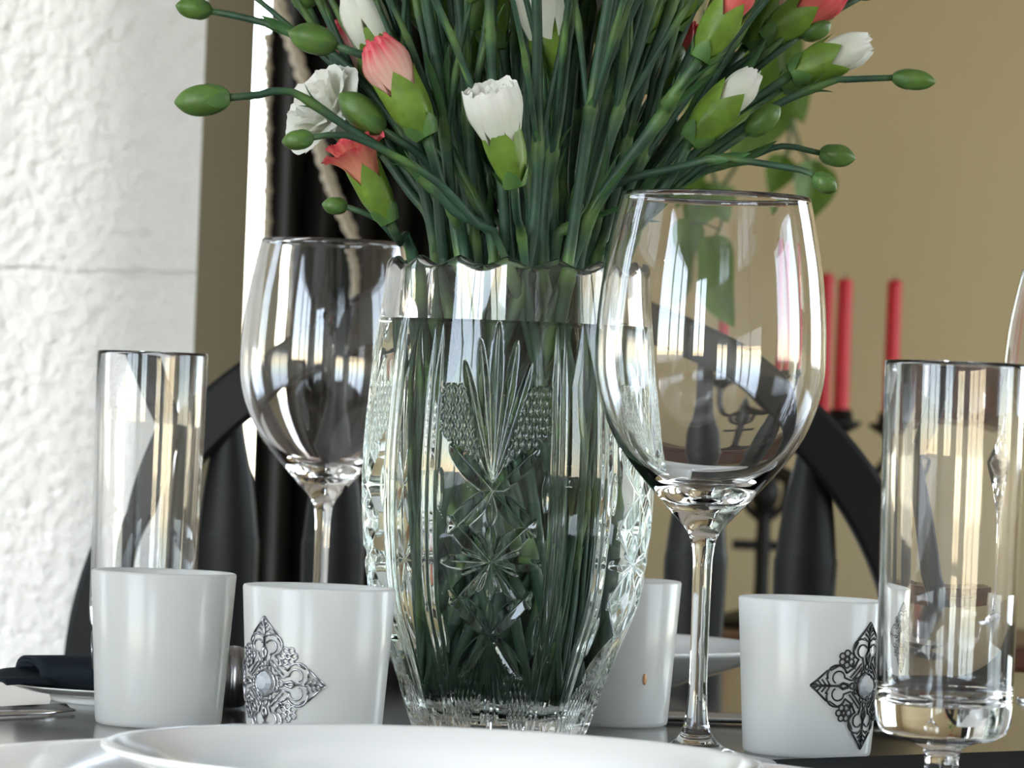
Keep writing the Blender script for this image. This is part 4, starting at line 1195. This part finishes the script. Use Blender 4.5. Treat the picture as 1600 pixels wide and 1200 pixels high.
carnation('green calyx at the upper edge right of the top white flower', 'half', (1012, -40), [(1002, 66), (960, 200), (885, 405)], 0.02, 'petal_coral', r0=0.0019, calyxL=0.026, R=0.0084)
carnation('dark green calyx at the upper edge beside the top white flower', 'half', (912, -40), [(902, 55), (895, 200), (855, 405)], 0.06, 'petal_white', r0=0.0019, calyxL=0.026, R=0.0084)
carnation('green calyx low among the stems right of centre', 'bud', (932, 130), [(925, 205), (900, 300), (860, 405)], 0.05, R=0.0071, r0=0.0018)
carnation('green calyx low among the stems at centre', 'bud', (735, 190), [(752, 262), (770, 330), (790, 405)], 0.05, R=0.0071, r0=0.0018)
carnation('green calyx low among the stems left of centre', 'bud', (655, 190), [(680, 258), (710, 330), (745, 405)], 0.06, R=0.0071, r0=0.0018)
carnation('green bud low among the stems behind the centre white flower', 'bud', (845, 285), [(848, 345), (845, 375), (838, 405)], 0.03, R=0.0053, r0=0.0016)
carnation('dark leafy bud between the two white buds at right', 'bud', (1150, 80), [(1105, 150), (1040, 240), (930, 405)], 0.06, R=0.0076, r0=0.0018)
# crowded middle of the bouquet: blooms rise out of the picture
fill = [(700, -60, 0.02, 735), (760, -130, -0.05, 790), (820, -60, 0.05, 830), (905, -120, -0.04, 845), (985, -90, -0.02, 870), (1040, -160, 0.02, 880), (1120, -70, 0.05, 905),
        (590, -60, 0.03, 712), (540, -110, 0.01, 695), (640, -160, -0.04, 728), (860, -200, 0.08, 815), (940, -40, 0.07, 885), (1010, -30, 0.0, 905), (1180, -120, 0.02, 925),
        (735, -200, 0.09, 770), (1240, -90, 0.05, 945), (660, -110, 0.07, 745), (1080, -220, -0.03, 895), (790, -90, 0.10, 800), (1150, -40, 0.09, 915), (560, -40, 0.06, 725), (880, -90, 0.02, 850),
        (830, -240, -0.06, 825), (975, -210, 0.06, 860), (615, -200, 0.0, 705), (690, -240, -0.03, 750), (1100, -120, 0.0, 920), (1000, -260, -0.06, 880), (925, -170, 0.09, 840), (775, -50, 0.07, 815), (800, -150, 0.03, 815), (845, -130, 0.0, 822), (815, -220, 0.06, 835), (880, -220, -0.02, 838), (720, -120, 0.0, 760), (680, -50, -0.01, 750), (940, -140, 0.03, 870), (1060, -60, 0.03, 905), (765, -180, 0.04, 805)]
for i, (hx, hy, dd, nk) in enumerate(fill):
    mx_ = hx + (nk - hx) * 0.52 + rnd.uniform(-14, 14)
    carnation('carnation stem in the crowded middle whose bloom rises above the picture', 'half', (hx + (hx - nk) * 0.2, hy - 80), [(hx, hy), (mx_, hy + (405 - hy) * 0.5), (nk, 405)], dd,
              ['petal_white', 'petal_pink', 'petal_coral', 'petal_red'][i % 4], r0=0.0019, r1=0.0023, calyxL=0.024, R=0.008, group='stems in the crowded middle of the bouquet', extra=2 + i % 2)
